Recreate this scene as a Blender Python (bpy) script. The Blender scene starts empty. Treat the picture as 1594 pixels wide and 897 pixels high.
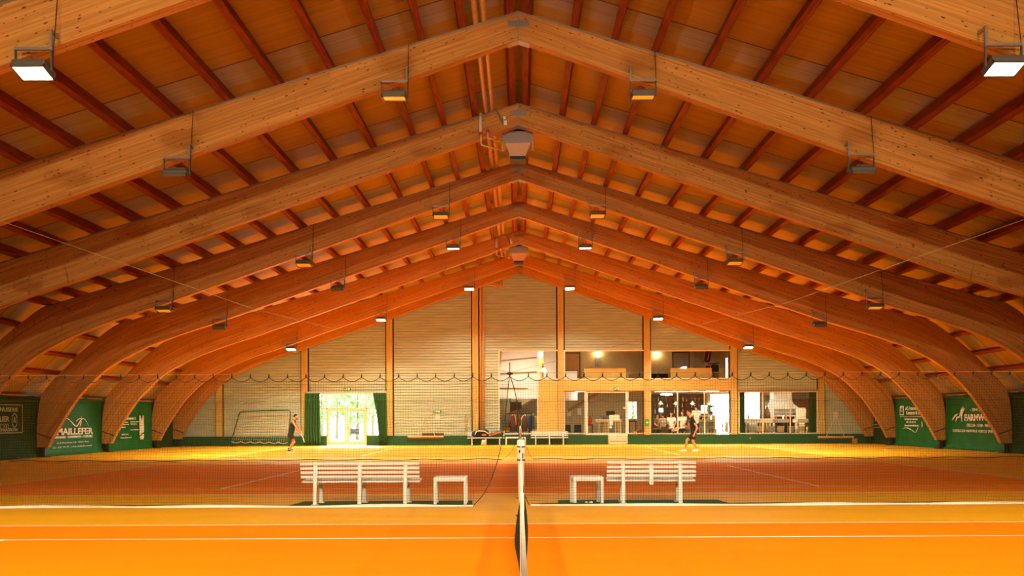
import bpy, bmesh, math, random
from mathutils import Vector, Matrix, Euler, Quaternion
from math import sin, cos, pi, radians, sqrt, atan2

S = bpy.context.scene
COL = S.collection
random.seed(7)

# ------------------------------------------------------------------ camera
F = 1304.0            # focal length in pixels of the 1594x897 frame
EYE = 1.475           # camera height in metres
VX, VY = 809.5, 652.0
ROLL = 0.0042
cam_d = bpy.data.cameras.new('camera')
cam_d.sensor_width = 36.0
cam_d.lens = F / 1594.0 * 36.0
cam_d.shift_x = (797.0 - VX) / 1594.0
cam_d.shift_y = (VY - 448.5) / 1594.0
cam_d.clip_end = 500
cam = bpy.data.objects.new('camera', cam_d)
cam.matrix_world = Matrix.Translation((0, 0, EYE)) @ Matrix.Rotation(pi / 2, 4, 'X') @ Matrix.Rotation(-ROLL, 4, 'Z')
COL.objects.link(cam)
S.camera = cam

# ------------------------------------------------------------------ world, exposure
W = bpy.data.worlds.new('sky')
S.world = W
W.use_nodes = True
wn = W.node_tree
bgn = wn.nodes['Background']
sky = wn.nodes.new('ShaderNodeTexSky')
sky.sky_type = 'HOSEK_WILKIE'
sky.sun_direction = Vector((-0.35, 1.0, 1.6)).normalized()
sky.turbidity = 6.0
hs = wn.nodes.new('ShaderNodeHueSaturation')
hs.inputs['Saturation'].default_value = 0.25
wn.links.new(sky.outputs[0], hs.inputs['Color'])
wn.links.new(hs.outputs[0], bgn.inputs['Color'])
bgn.inputs['Strength'].default_value = 130.0
sun_d = bpy.data.lights.new('sun', 'SUN')
sun_d.energy = 9.0
sun_d.angle = radians(2.5)
sun_d.color = (1.0, 0.97, 0.88)
sun_o = bpy.data.objects.new('sun', sun_d)
sun_o.rotation_euler = Vector((0.35, -1.0, -1.6)).to_track_quat('-Z', 'Y').to_euler()
sun_o.location = (-30, 90, 60)
COL.objects.link(sun_o)
S.view_settings.view_transform = 'Standard'
S.view_settings.look = 'None'
S.view_settings.exposure = 0.0
S.view_settings.gamma = 1.0
S.view_settings.use_curve_mapping = False
S.cycles.use_denoising = True
S.cycles.max_bounces = 8
S.cycles.diffuse_bounces = 5
S.cycles.glossy_bounces = 3
S.cycles.transparent_max_bounces = 16
S.cycles.sample_clamp_indirect = 12.0
S.cycles.caustics_reflective = False
S.cycles.caustics_refractive = False

NEAR_LAMP = 34.0     # watts of each lit hall lamp over the near court
ADDED_LAMP = 410.0     # ... in the unseen row added over the viewer for front light
FAR_LAMP = 430.0      # ... and over the far court
WARM = (1.0, 0.90, 0.66)


def rx(x):
    """the right half of the hall is a little wider than the left one"""
    t = min(max((x - 12.5) / 3.6, 0.0), 1.0)
    return x + .36 * t * t * (3 - 2 * t)


def PX(x, y, d):
    """point seen at photo pixel (x, y) at depth d"""
    yy = y + (x - 810.0) * ROLL
    return Vector(((x - VX) * d / F, d, EYE + (VY - yy) * d / F))


# ------------------------------------------------------------------ materials
def mat(name, col, rough=0.6, metal=0.0, var=0.12, scale=6.0, bump=0.0, emit=None, estr=0.0, stretch=None, spec=None):
    m = bpy.data.materials.new(name)
    m.use_nodes = True
    nt = m.node_tree
    p = nt.nodes['Principled BSDF']
    p.inputs['Roughness'].default_value = rough
    p.inputs['Metallic'].default_value = metal
    p.inputs['Specular IOR Level'].default_value = spec if spec is not None else (0.5 if metal > .3 or rough < .4 else 0.2)
    c = (*col, 1.0)
    p.inputs['Base Color'].default_value = c
    if var > 0:
        tc = nt.nodes.new('ShaderNodeTexCoord')
        mp = nt.nodes.new('ShaderNodeMapping')
        if stretch:
            mp.inputs['Scale'].default_value = stretch
        nz = nt.nodes.new('ShaderNodeTexNoise')
        nz.inputs['Scale'].default_value = scale
        nz.inputs['Detail'].default_value = 4
        rp = nt.nodes.new('ShaderNodeMapRange')
        rp.inputs['From Min'].default_value = 0.3
        rp.inputs['From Max'].default_value = 0.7
        rp.inputs['To Min'].default_value = 1.0 - var
        rp.inputs['To Max'].default_value = 1.0 + var
        mx = nt.nodes.new('ShaderNodeMix')
        mx.data_type = 'RGBA'
        mx.blend_type = 'MULTIPLY'
        mx.inputs['Factor'].default_value = 1.0
        mx.inputs['A'].default_value = c
        nt.links.new(tc.outputs['Object'], mp.inputs['Vector'])
        nt.links.new(mp.outputs[0], nz.inputs['Vector'])
        nt.links.new(nz.outputs['Fac'], rp.inputs['Value'])
        nt.links.new(rp.outputs[0], mx.inputs['B'])
        nt.links.new(mx.outputs['Result'], p.inputs['Base Color'])
        if bump > 0:
            bp = nt.nodes.new('ShaderNodeBump')
            bp.inputs['Strength'].default_value = bump
            bp.inputs['Distance'].default_value = 0.02
            nt.links.new(nz.outputs['Fac'], bp.inputs['Height'])
            nt.links.new(bp.outputs[0], p.inputs['Normal'])
    if emit:
        p.inputs['Emission Color'].default_value = (*emit, 1)
        p.inputs['Emission Strength'].default_value = estr
    return m


def N(nt, kind, **kw):
    n = nt.nodes.new(kind)
    for k, v in kw.items():
        setattr(n, k, v)
    return n


def math_node(nt, op, a, b=None):
    n = nt.nodes.new('ShaderNodeMath')
    n.operation = op
    for i, s in enumerate((a, b)):
        if s is None:
            continue
        if isinstance(s, (int, float)):
            n.inputs[i].default_value = s
        else:
            nt.links.new(s, n.inputs[i])
    return n.outputs[0]


def glulam(name, c1, c2, knot, knots=True):
    """laminated timber: UV u runs along the beam, v across it (metres)"""
    m = bpy.data.materials.new(name)
    m.use_nodes = True
    nt = m.node_tree
    p = nt.nodes['Principled BSDF']
    p.inputs['Roughness'].default_value = 0.6
    p.inputs['Specular IOR Level'].default_value = 0.15
    uv = N(nt, 'ShaderNodeUVMap')
    sep = N(nt, 'ShaderNodeSeparateXYZ')
    nt.links.new(uv.outputs[0], sep.inputs[0])
    oi = N(nt, 'ShaderNodeObjectInfo')
    off = math_node(nt, 'MULTIPLY', oi.outputs['Random'], 37.0)
    u = math_node(nt, 'ADD', sep.outputs[0], off)
    v = sep.outputs[1]

    def vec(su, sv):
        cb = N(nt, 'ShaderNodeCombineXYZ')
        nt.links.new(math_node(nt, 'MULTIPLY', u, su), cb.inputs[0])
        nt.links.new(math_node(nt, 'MULTIPLY', v, sv), cb.inputs[1])
        nt.links.new(off, cb.inputs[2])
        return cb.outputs[0]
    n1 = N(nt, 'ShaderNodeTexNoise')
    n1.inputs['Scale'].default_value = 1.0
    n1.inputs['Detail'].default_value = 5
    n1.inputs['Roughness'].default_value = 0.65
    nt.links.new(vec(0.55, 26.0), n1.inputs['Vector'])
    r1 = N(nt, 'ShaderNodeMapRange')
    r1.inputs['From Min'].default_value = 0.32
    r1.inputs['From Max'].default_value = 0.68
    nt.links.new(n1.outputs['Fac'], r1.inputs['Value'])
    mx = N(nt, 'ShaderNodeMix', data_type='RGBA')
    mx.inputs['A'].default_value = (*c1, 1)
    mx.inputs['B'].default_value = (*c2, 1)
    nt.links.new(r1.outputs[0], mx.inputs['Factor'])
    out = mx.outputs['Result']
    # lamellas with slightly different tones
    lam = N(nt, 'ShaderNodeTexWhiteNoise', noise_dimensions='2D')
    cb = N(nt, 'ShaderNodeCombineXYZ')
    nt.links.new(math_node(nt, 'FLOOR', math_node(nt, 'MULTIPLY', v, 25.0)), cb.inputs[0])
    nt.links.new(math_node(nt, 'FLOOR', math_node(nt, 'MULTIPLY', u, 0.33)), cb.inputs[1])
    nt.links.new(cb.outputs[0], lam.inputs['Vector'])
    lr = N(nt, 'ShaderNodeMapRange')
    lr.inputs['To Min'].default_value = 0.86
    lr.inputs['To Max'].default_value = 1.1
    nt.links.new(lam.outputs['Value'], lr.inputs['Value'])
    ml = N(nt, 'ShaderNodeMix', data_type='RGBA', blend_type='MULTIPLY')
    ml.inputs['Factor'].default_value = 1
    nt.links.new(out, ml.inputs['A'])
    nt.links.new(lr.outputs[0], ml.inputs['B'])
    out = ml.outputs['Result']
    if knots:
        for (su, sv, thr, seed) in ((6.2, 17.0, 0.27, 0.0), (3.3, 9.5, 0.19, 5.3)):
            vo = N(nt, 'ShaderNodeTexVoronoi')
            vo.inputs['Scale'].default_value = 1.0
            nt.links.new(vec(su, sv), vo.inputs['Vector'])
            sc = N(nt, 'ShaderNodeSeparateColor')
            nt.links.new(vo.outputs['Color'], sc.inputs[0])
            keep = math_node(nt, 'GREATER_THAN', sc.outputs[0], 0.40)
            size = math_node(nt, 'MULTIPLY', math_node(nt, 'ADD', math_node(nt, 'MULTIPLY', sc.outputs[1], 0.65), 0.35), thr)
            k = N(nt, 'ShaderNodeMapRange')
            k.inputs['To Min'].default_value = 1.0
            k.inputs['To Max'].default_value = 0.0
            nt.links.new(vo.outputs['Distance'], k.inputs['Value'])
            nt.links.new(math_node(nt, 'MULTIPLY', size, 0.55), k.inputs['From Min'])
            nt.links.new(size, k.inputs['From Max'])
            fac = math_node(nt, 'MULTIPLY', math_node(nt, 'MULTIPLY', k.outputs[0], keep), 0.9)
            mk = N(nt, 'ShaderNodeMix', data_type='RGBA')
            mk.inputs['B'].default_value = (*knot, 1)
            nt.links.new(fac, mk.inputs['Factor'])
            nt.links.new(out, mk.inputs['A'])
            out = mk.outputs['Result']
    nt.links.new(out, p.inputs['Base Color'])
    return m


def glass_mat(name, tint=(1, 1, 1), refl=0.06):
    m = bpy.data.materials.new(name)
    m.use_nodes = True
    nt = m.node_tree
    nt.nodes.remove(nt.nodes['Principled BSDF'])
    o = nt.nodes['Material Output']
    tr = N(nt, 'ShaderNodeBsdfTransparent')
    tr.inputs[0].default_value = (*tint, 1)
    gl = N(nt, 'ShaderNodeBsdfGlossy')
    gl.inputs['Roughness'].default_value = 0.02
    lw = N(nt, 'ShaderNodeLayerWeight')
    lw.inputs['Blend'].default_value = 0.12
    ms = N(nt, 'ShaderNodeMixShader')
    nt.links.new(math_node(nt, 'ADD', math_node(nt, 'MULTIPLY', lw.outputs['Fresnel'], 0.6), refl * 0.3), ms.inputs[0])
    nt.links.new(tr.outputs[0], ms.inputs[1])
    nt.links.new(gl.outputs[0], ms.inputs[2])
    nt.links.new(ms.outputs[0], o.inputs[0])
    return m


M = {}
M['court'] = mat('clay_court_orange', (0.86, 0.215, 0.0), 0.85, var=0.06, scale=1.2, stretch=(0.25, 1, 1), spec=0.05)
M['outer'] = mat('clay_surround_ochre', (0.82, 0.37, 0.008), 0.6, var=0.07, scale=1.2, stretch=(0.25, 1, 1), spec=0.15)
M['line'] = mat('court_line_white', (0.88, 0.80, 0.62), 0.6, var=0.05)
M['beam'] = glulam('glulam_beam', (0.66, 0.315, 0.072), (0.44, 0.155, 0.024), (0.06, 0.010, 0.002))
M['beam_cut'] = mat('glulam_end_grain', (0.62, 0.32, 0.12), 0.7, stretch=(1, 1, 20))
M['purlin'] = mat('purlin_red_timber', (0.25, 0.042, 0.010), 0.6, var=0.45, scale=3, stretch=(8, 0.6, 8), bump=0.1)
M['post'] = glulam('yellow_glulam_post', (0.62, 0.44, 0.13), (0.52, 0.35, 0.09), (0.25, 0.10, 0.02))
M['steel'] = mat('galvanised_steel', (0.34, 0.30, 0.25), 0.45, 0.7, var=0.12, scale=30)
M['lamp_grey'] = mat('lamp_housing_grey', (0.13, 0.115, 0.09), 0.5, 0.3, var=0.1, scale=30)
M['dark_steel'] = mat('dark_steel', (0.035, 0.03, 0.026), 0.5, 0.5)
M['siding'] = mat('grey_lap_siding', (0.47, 0.51, 0.33), 0.65, var=0.16, scale=2.0, stretch=(0.4, 1, 7))
M['shadow_gap'] = mat('gap_shade_board', (0.05, 0.025, 0.015), 0.8)
M['green_paint'] = mat('green_plinth', (0.018, 0.085, 0.026), 0.6, var=0.1)
M['ply'] = mat('yellow_plywood', (0.66, 0.46, 0.12), 0.55, var=0.12, scale=3, stretch=(1, 1, 6))
M['white_frame'] = mat('white_window_frame', (0.85, 0.78, 0.62), 0.45, var=0.04)
M['white'] = mat('white_lacquer', (0.84, 0.78, 0.66), 0.4, var=0.05)
M['cream'] = mat('cream_paint', (0.80, 0.66, 0.42), 0.45, var=0.05)
M['glass'] = glass_mat('window_glass')
M['door_glass'] = glass_mat('door_glass', (0.95, 0.97, 0.95))
M['net'] = mat('dark_green_net_cord', (0.055, 0.062, 0.018), 0.8, var=0.1)
M['black_net'] = mat('black_net_cord', (0.025, 0.02, 0.012), 0.8, var=0.1)
M['rope'] = mat('dark_rope', (0.05, 0.045, 0.025), 0.8, var=0.2, scale=40)
M['wire'] = mat('steel_wire', (0.36, 0.22, 0.08), 0.6, 0.0)
M['tape'] = mat('white_net_tape', (0.86, 0.78, 0.62), 0.7, var=0.06, scale=10)
M['mat_green'] = mat('green_floor_mat', (0.03, 0.085, 0.022), 0.9, var=0.2, scale=25)
M['tarp'] = mat('green_tarpaulin', (0.004, 0.125, 0.022), 0.5, var=0.12, scale=2.5, spec=0.12)
M['tarp_dark'] = mat('dark_green_tarpaulin', (0.022, 0.045, 0.010), 0.75, var=0.15, scale=2.5, spec=0.04)
M['print'] = mat('cream_print', (0.86, 0.80, 0.62), 0.5, var=0.03)
M['print_dim'] = mat('faded_print', (0.40, 0.36, 0.16), 0.6, var=0.1)
M['curtain'] = mat('green_curtain', (0.035, 0.115, 0.028), 0.85, var=0.15, scale=8)
M['curtain_dark'] = mat('dark_green_curtain', (0.02, 0.07, 0.012), 0.9, var=0.15, scale=8)
M['black'] = mat('black_fabric', (0.014, 0.013, 0.012), 0.75, var=0.2)
M['skin'] = mat('skin', (0.60, 0.25, 0.10), 0.5, var=0.06, scale=10)
M['hair'] = mat('dark_hair', (0.018, 0.011, 0.007), 0.7, var=0.3, scale=60)
M['red'] = mat('red_fabric', (0.62, 0.035, 0.012), 0.7)
M['tennis'] = mat('tennis_ball_felt', (0.72, 0.80, 0.05), 0.9, var=0.1, scale=60)
M['orange'] = mat('orange_fabric', (0.80, 0.17, 0.02), 0.7)
M['blue_dark'] = mat('navy_fabric', (0.035, 0.04, 0.12), 0.8)
M['grey'] = mat('grey_paint', (0.30, 0.27, 0.22), 0.6)
M['pipe'] = mat('ochre_pipe', (0.62, 0.30, 0.07), 0.45, var=0.08)
M['duct'] = mat('heater_grey', (0.32, 0.29, 0.27), 0.5, 0.1, var=0.05)
M['duct_tan'] = mat('heater_tan_hood', (0.60, 0.36, 0.20), 0.45, 0.1, var=0.05)
M['concrete'] = mat('concrete', (0.34, 0.29, 0.21), 0.85, var=0.15, scale=5)
M['plaster'] = mat('tan_plaster', (0.52, 0.38, 0.19), 0.85, var=0.06)
M['white_panel'] = mat('white_ceiling_board', (0.86, 0.82, 0.78), 0.7, var=0.03)
M['wood'] = mat('brown_wood', (0.42, 0.20, 0.06), 0.5, var=0.25, scale=4, stretch=(6, 1, 6))
M['wood_dark'] = mat('dark_wood', (0.12, 0.05, 0.02), 0.5, var=0.25, scale=4, stretch=(6, 1, 6))
M['wood_light'] = mat('pale_wood', (0.68, 0.46, 0.19), 0.5, var=0.15, scale=4, stretch=(6, 1, 6))
M['leaf'] = mat('leaf_green', (0.10, 0.22, 0.035), 0.6, var=0.4, scale=3)
M['bark'] = mat('bark', (0.10, 0.07, 0.04), 0.9)
M['paving'] = mat('pale_paving', (0.72, 0.68, 0.60), 0.8)
M['paper'] = mat('paper', (0.82, 0.74, 0.56), 0.7, var=0.03)
M['sign_green'] = mat('sign_green', (0.04, 0.36, 0.06), 0.5, var=0.03)
M['yellow'] = mat('yellow_plastic', (0.75, 0.55, 0.04), 0.5)
M['blue'] = mat('blue_plastic', (0.06, 0.13, 0.32), 0.5)
M['brown_cloth'] = mat('brown_cloth', (0.13, 0.07, 0.04), 0.9, var=0.2, scale=20)
M['stone_grey'] = mat('grey_shirt', (0.38, 0.33, 0.24), 0.85)
M['shirt_white'] = mat('white_shirt', (0.80, 0.74, 0.58), 0.85)
M['brick_red'] = mat('brick_red_plaster', (0.30, 0.085, 0.03), 0.85, var=0.2, scale=5)
M['amber'] = mat('amber_floor_tint_glass', (0.9, 0.55, 0.2), 0.12, 0.75, var=0.05)  # tint stands for the orange floor mirrored in unlit floodlight glass
M['lit_near'] = mat('lit_floodlight_near', (0.9, 0.9, 0.9), 0.3, var=0, emit=WARM, estr=40)
M['lit_far'] = mat('lit_floodlight_far', (0.9, 0.9, 0.9), 0.3, var=0, emit=WARM, estr=40)
M['bulb'] = mat('lit_wall_lamp', (0.9, 0.9, 0.9), 0.3, var=0, emit=(1, 0.78, 0.42), estr=45)
M['tube'] = mat('lit_ceiling_tube', (0.9, 0.9, 0.9), 0.3, var=0, emit=(1, 0.9, 0.7), estr=36)
M['glow'] = mat('bright_screen', (0.2, 0.3, 0.4), 0.3, var=0, emit=(0.75, 0.95, 1.0), estr=2.2)  # glow put in for daylight glimpsed through a window
M['sheer'] = bpy.data.materials.new('sheer_white_curtain')
M['sheer'].use_nodes = True
_n = M['sheer'].node_tree
_n.nodes.remove(_n.nodes['Principled BSDF'])
_t = _n.nodes.new('ShaderNodeBsdfTranslucent')
_t.inputs[0].default_value = (0.9, 0.9, 0.88, 1)
_p = _n.nodes.new('ShaderNodeBsdfTransparent')
_p.inputs[0].default_value = (0.9, 0.9, 0.88, 1)
_m = _n.nodes.new('ShaderNodeMixShader')
_m.inputs[0].default_value = 0.6
_n.links.new(_p.outputs[0], _m.inputs[1])
_n.links.new(_t.outputs[0], _m.inputs[2])
_n.links.new(_m.outputs[0], _n.nodes['Material Output'].inputs[0])


def panel_mat():
    """roof boards: wide panels with dark joints along x, orange ones and a tan one before each arch"""
    m = bpy.data.materials.new('roof_boards')
    m.use_nodes = True
    nt = m.node_tree
    p = nt.nodes['Principled BSDF']
    p.inputs['Roughness'].default_value = 0.75
    tc = N(nt, 'ShaderNodeTexCoord')
    sep = N(nt, 'ShaderNodeSeparateXYZ')
    nt.links.new(tc.outputs['Object'], sep.inputs[0])
    y = sep.outputs[1]
    bay = math_node(nt, 'FLOORED_MODULO', math_node(nt, 'SUBTRACT', y, 12.76), 5.24)
    tan = math_node(nt, 'GREATER_THAN', bay, 4.35)
    nz = N(nt, 'ShaderNodeTexNoise')
    nz.inputs['Scale'].default_value = 1.0
    nz.inputs['Detail'].default_value = 5
    mp = N(nt, 'ShaderNodeMapping')
    mp.inputs['Scale'].default_value = (0.5, 16, 0.5)
    nt.links.new(tc.outputs['Object'], mp.inputs[0])
    nt.links.new(mp.outputs[0], nz.inputs['Vector'])
    mx = N(nt, 'ShaderNodeMix', data_type='RGBA')
    mx.inputs['A'].default_value = (0.44, 0.26, 0.055, 1)
    mx.inputs['B'].default_value = (0.40, 0.33, 0.30, 1)
    nt.links.new(tan, mx.inputs['Factor'])
    r = N(nt, 'ShaderNodeMapRange')
    r.inputs['From Min'].default_value = 0.3
    r.inputs['From Max'].default_value = 0.7
    r.inputs['To Min'].default_value = 0.84
    r.inputs['To Max'].default_value = 1.12
    nt.links.new(nz.outputs['Fac'], r.inputs['Value'])
    mm = N(nt, 'ShaderNodeMix', data_type='RGBA', blend_type='MULTIPLY')
    mm.inputs['Factor'].default_value = 1
    nt.links.new(mx.outputs['Result'], mm.inputs['A'])
    nt.links.new(r.outputs[0], mm.inputs['B'])
    # joints
    big = math_node(nt, 'LESS_THAN', math_node(nt, 'ABSOLUTE', math_node(nt, 'SUBTRACT', bay, 4.35)), 0.022)
    sm = math_node(nt, 'LESS_THAN', math_node(nt, 'ABSOLUTE', math_node(nt, 'SUBTRACT', math_node(nt, 'FLOORED_MODULO', bay, 0.87), 0.435)), 0.007)
    j = math_node(nt, 'MAXIMUM', big, math_node(nt, 'MULTIPLY', sm, 0.6))
    mj = N(nt, 'ShaderNodeMix', data_type='RGBA')
    mj.inputs['B'].default_value = (0.05, 0.018, 0.008, 1)
    nt.links.new(math_node(nt, 'MULTIPLY', j, 0.85), mj.inputs['Factor'])
    nt.links.new(mm.outputs['Result'], mj.inputs['A'])
    nt.links.new(mj.outputs['Result'], p.inputs['Base Color'])
    return m


M['roof'] = panel_mat()


# ------------------------------------------------------------------ mesh helpers
class MB:
    def __init__(self):
        self.v, self.f, self.mi, self.uv = [], [], [], []

    def add(self, vs, fs, mi=0, uvs=None):
        o = len(self.v)
        self.v += [Vector(x) for x in vs]
        for k, f in enumerate(fs):
            self.f.append([i + o for i in f])
            self.mi.append(mi)
            self.uv.append(uvs[k] if uvs else None)
        return self

    def box(self, x0, x1, y0, y1, z0, z1, mi=0, M4=None):
        vs = [Vector((x, y, z)) for z in (z0, z1) for y in (y0, y1) for x in (x0, x1)]
        if M4 is not None:
            vs = [M4 @ v for v in vs]
        return self.add(vs, [(0, 2, 3, 1), (4, 5, 7, 6), (0, 1, 5, 4), (2, 6, 7, 3), (0, 4, 6, 2), (1, 3, 7, 5)], mi)

    def rbox(self, x0, x1, y0, y1, z0, z1, r=0.01, mi=0, M4=None):
        """box with chamfered edges"""
        bm = bmesh.new()
        bmesh.ops.create_cube(bm, size=1.0)
        for v in bm.verts:
            v.co = Vector((x0 + (v.co.x + .5) * (x1 - x0), y0 + (v.co.y + .5) * (y1 - y0), z0 + (v.co.z + .5) * (z1 - z0)))
        bmesh.ops.bevel(bm, geom=bm.edges[:], offset=r, segments=2, affect='EDGES', profile=0.5)
        return self.bm(bm, mi, M4)

    def bm(self, bm, mi=0, M4=None):
        bm.verts.ensure_lookup_table()
        bm.verts.index_update()
        vs = [(M4 @ v.co) if M4 is not None else v.co.copy() for v in bm.verts]
        self.add(vs, [[v.index for v in f.verts] for f in bm.faces], mi)
        bm.free()
        return self

    def prism(self, poly, y0, y1, mi=0, axis='y', M4=None):
        """extrude a 2D polygon; axis y: poly in (x, z); x: poly in (y, z); z: poly in (x, y)"""
        n = len(poly)

        def pt(a, b, t):
            return Vector((a, t, b)) if axis == 'y' else (Vector((t, a, b)) if axis == 'x' else Vector((a, b, t)))
        vs = [pt(a, b, y0) for a, b in poly] + [pt(a, b, y1) for a, b in poly]
        if M4 is not None:
            vs = [M4 @ v for v in vs]
        fs = [list(range(n))[::-1], list(range(n, 2 * n))]
        fs += [(i, (i + 1) % n, n + (i + 1) % n, n + i) for i in range(n)]
        return self.add(vs, fs, mi)

    def tube(self, pts, r, n=8, mi=0, closed=False):
        pts = [Vector(p) for p in pts]
        k = len(pts)
        rr = r if isinstance(r, (list, tuple)) else [r] * k
        vs, fs = [], []
        up = None
        for i, p in enumerate(pts):
            if closed:
                t = pts[(i + 1) % k] - pts[(i - 1) % k]
            else:
                t = pts[min(i + 1, k - 1)] - pts[max(i - 1, 0)]
            if t.length < 1e-9:
                t = Vector((0, 0, 1))
            t.normalize()
            if up is None:
                up = t.orthogonal().normalized()
            up = (up - t * up.dot(t))
            if up.length < 1e-6:
                up = t.orthogonal()
            up.normalize()
            w = t.cross(up)
            for j in range(n):
                a = 2 * pi * j / n
                vs.append(p + (up * cos(a) + w * sin(a)) * rr[i])
        for i in range(k if closed else k - 1):
            for j in range(n):
                a, b = i * n, ((i + 1) % k) * n
                fs.append((a + j, a + (j + 1) % n, b + (j + 1) % n, b + j))
        if not closed:
            fs.append(list(range(n))[::-1])
            fs.append([(k - 1) * n + j for j in range(n)])
        return self.add(vs, fs, mi)

    def sphere(self, c, r, seg=12, rings=8, mi=0, M4=None):
        rx, ry, rz = r if isinstance(r, (tuple, list)) else (r, r, r)
        c = Vector(c)
        vs = [Vector((0, 0, rz))]
        for i in range(1, rings):
            a = pi * i / rings
            for j in range(seg):
                b = 2 * pi * j / seg
                vs.append(Vector((rx * sin(a) * cos(b), ry * sin(a) * sin(b), rz * cos(a))))
        vs.append(Vector((0, 0, -rz)))
        fs = [(0, 1 + j, 1 + (j + 1) % seg) for j in range(seg)]
        for i in range(rings - 2):
            a, b = 1 + i * seg, 1 + (i + 1) * seg
            fs += [(a + j, b + j, b + (j + 1) % seg, a + (j + 1) % seg) for j in range(seg)]
        a = 1 + (rings - 2) * seg
        fs += [(a + (j + 1) % seg, a + j, len(vs) - 1) for j in range(seg)]
        vs = [((M4 @ v) if M4 is not None else v) + c for v in vs]
        return self.add(vs, fs, mi)

    def lathe(self, prof, c=(0, 0, 0), n=20, mi=0, M4=None):
        """prof: (r, z) from bottom to top"""
        c = Vector(c)
        vs, fs = [], []
        for r, z in prof:
            for j in range(n):
                a = 2 * pi * j / n
                v = Vector((r * cos(a), r * sin(a), z))
                vs.append(((M4 @ v) if M4 is not None else v) + c)
        for i in range(len(prof) - 1):
            for j in range(n):
                fs.append((i * n + j, i * n + (j + 1) % n, (i + 1) * n + (j + 1) % n, (i + 1) * n + j))
        fs.append(list(range(n))[::-1])
        fs.append([(len(prof) - 1) * n + j for j in range(n)])
        return self.add(vs, fs, mi)

    def build(self, name, mats, parent=None, smooth=False, bevel=0.0, origin=None):
        me = bpy.data.meshes.new(name)
        off = Vector((0, 0, 0))
        if parent is not None:
            off = root_loc(parent)
        elif origin is not None:
            off = Vector(origin)
        elif self.v:
            xs = [v.x for v in self.v]
            ys = [v.y for v in self.v]
            zs = [v.z for v in self.v]
            off = Vector(((min(xs) + max(xs)) / 2, (min(ys) + max(ys)) / 2, min(zs)))
        me.from_pydata([v - off for v in self.v], [], self.f)
        ms = mats if isinstance(mats, (list, tuple)) else [mats]
        for m in ms:
            me.materials.append(m)
        if len(ms) > 1:
            me.polygons.foreach_set('material_index', self.mi)
        if any(self.uv):
            ul = me.uv_layers.new(name='UVMap')
            for p, uv in zip(me.polygons, self.uv):
                if uv:
                    for li, c in zip(p.loop_indices, uv):
                        ul.data[li].uv = c
        if smooth:
            me.polygons.foreach_set('use_smooth', [True] * len(me.polygons))
        me.update()
        o = bpy.data.objects.new(name, me)
        COL.objects.link(o)
        if parent is not None:
            o.parent = parent
        else:
            o.location = off
        if bevel > 0:
            b = o.modifiers.new('edge', 'BEVEL')
            b.width = bevel
            b.segments = 2
            b.limit_method = 'ANGLE'
        return o


def root_loc(o):
    while o.parent is not None:
        o = o.parent
    return Vector(o.location)


def tag(o, label, cat, group=None, kind=None):
    o['label'] = label
    o['category'] = cat
    if group:
        o['group'] = group
    if kind:
        o['kind'] = kind
    return o


def thing(name, label, cat, loc=(0, 0, 0), group=None, kind=None):
    o = bpy.data.objects.new(name, None)
    o.empty_display_size = 0.2
    COL.objects.link(o)
    o.location = loc
    return tag(o, label, cat, group, kind)


def struct(o):
    o['kind'] = 'structure'
    return o


CHILD = {}


def copy_tree(o, parent=None):
    kids = [c for c in COL.objects if c.parent == o]
    c = o.copy()
    COL.objects.link(c)
    c.parent = parent
    for k in kids:
        copy_tree(k, c)
    return c


def catmull(pts, sub):
    out = []
    P = [Vector((*p, 0)) if len(p) == 2 else Vector(p) for p in pts]
    for i in range(len(P) - 1):
        p0, p1, p2, p3 = P[max(i - 1, 0)], P[i], P[i + 1], P[min(i + 2, len(P) - 1)]
        for k in range(sub):
            t = k / sub
            out.append(0.5 * ((2 * p1) + (p2 - p0) * t + (2 * p0 - 5 * p1 + 4 * p2 - p3) * t * t + (3 * p1 - p0 - 3 * p2 + p3) * t ** 3))
    out.append(P[-1])
    return out


ORD = ['first', 'second', 'third', 'fourth', 'fifth', 'sixth', 'seventh', 'eighth', 'ninth', 'tenth', 'eleventh', 'twelfth',
       'thirteenth', 'fourteenth', 'fifteenth', 'sixteenth', 'seventeenth', 'eighteenth', 'nineteenth', 'twentieth']


def text_mesh(s, size, M4, name, material, parent, extrude=0.004, sx=1.0, align='LEFT', bold=0.0):
    cu = bpy.data.curves.new(name, 'FONT')
    cu.body = s
    cu.size = size
    cu.extrude = extrude
    cu.align_x = align
    cu.offset = bold
    cu.resolution_u = 2
    tmp = bpy.data.objects.new('tmp', cu)
    COL.objects.link(tmp)
    dg = bpy.context.evaluated_depsgraph_get()
    me = bpy.data.meshes.new_from_object(tmp.evaluated_get(dg))
    bpy.data.objects.remove(tmp)
    off = root_loc(parent)
    for v in me.vertices:
        c = v.co.copy()
        c.x *= sx
        v.co = (M4 @ c) - off
    me.materials.clear()
    me.materials.append(material)
    o = bpy.data.objects.new(name, me)
    COL.objects.link(o)
    o.parent = parent
    return o

# =================================================================== SHELL
D = 47.4                      # plane of the end wall
KW = D / F


def wx(px):
    return (px - VX) * KW


def wz(py, px=810.0):
    return EYE + (VY - (py + (px - 810.0) * ROLL)) * KW


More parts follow.
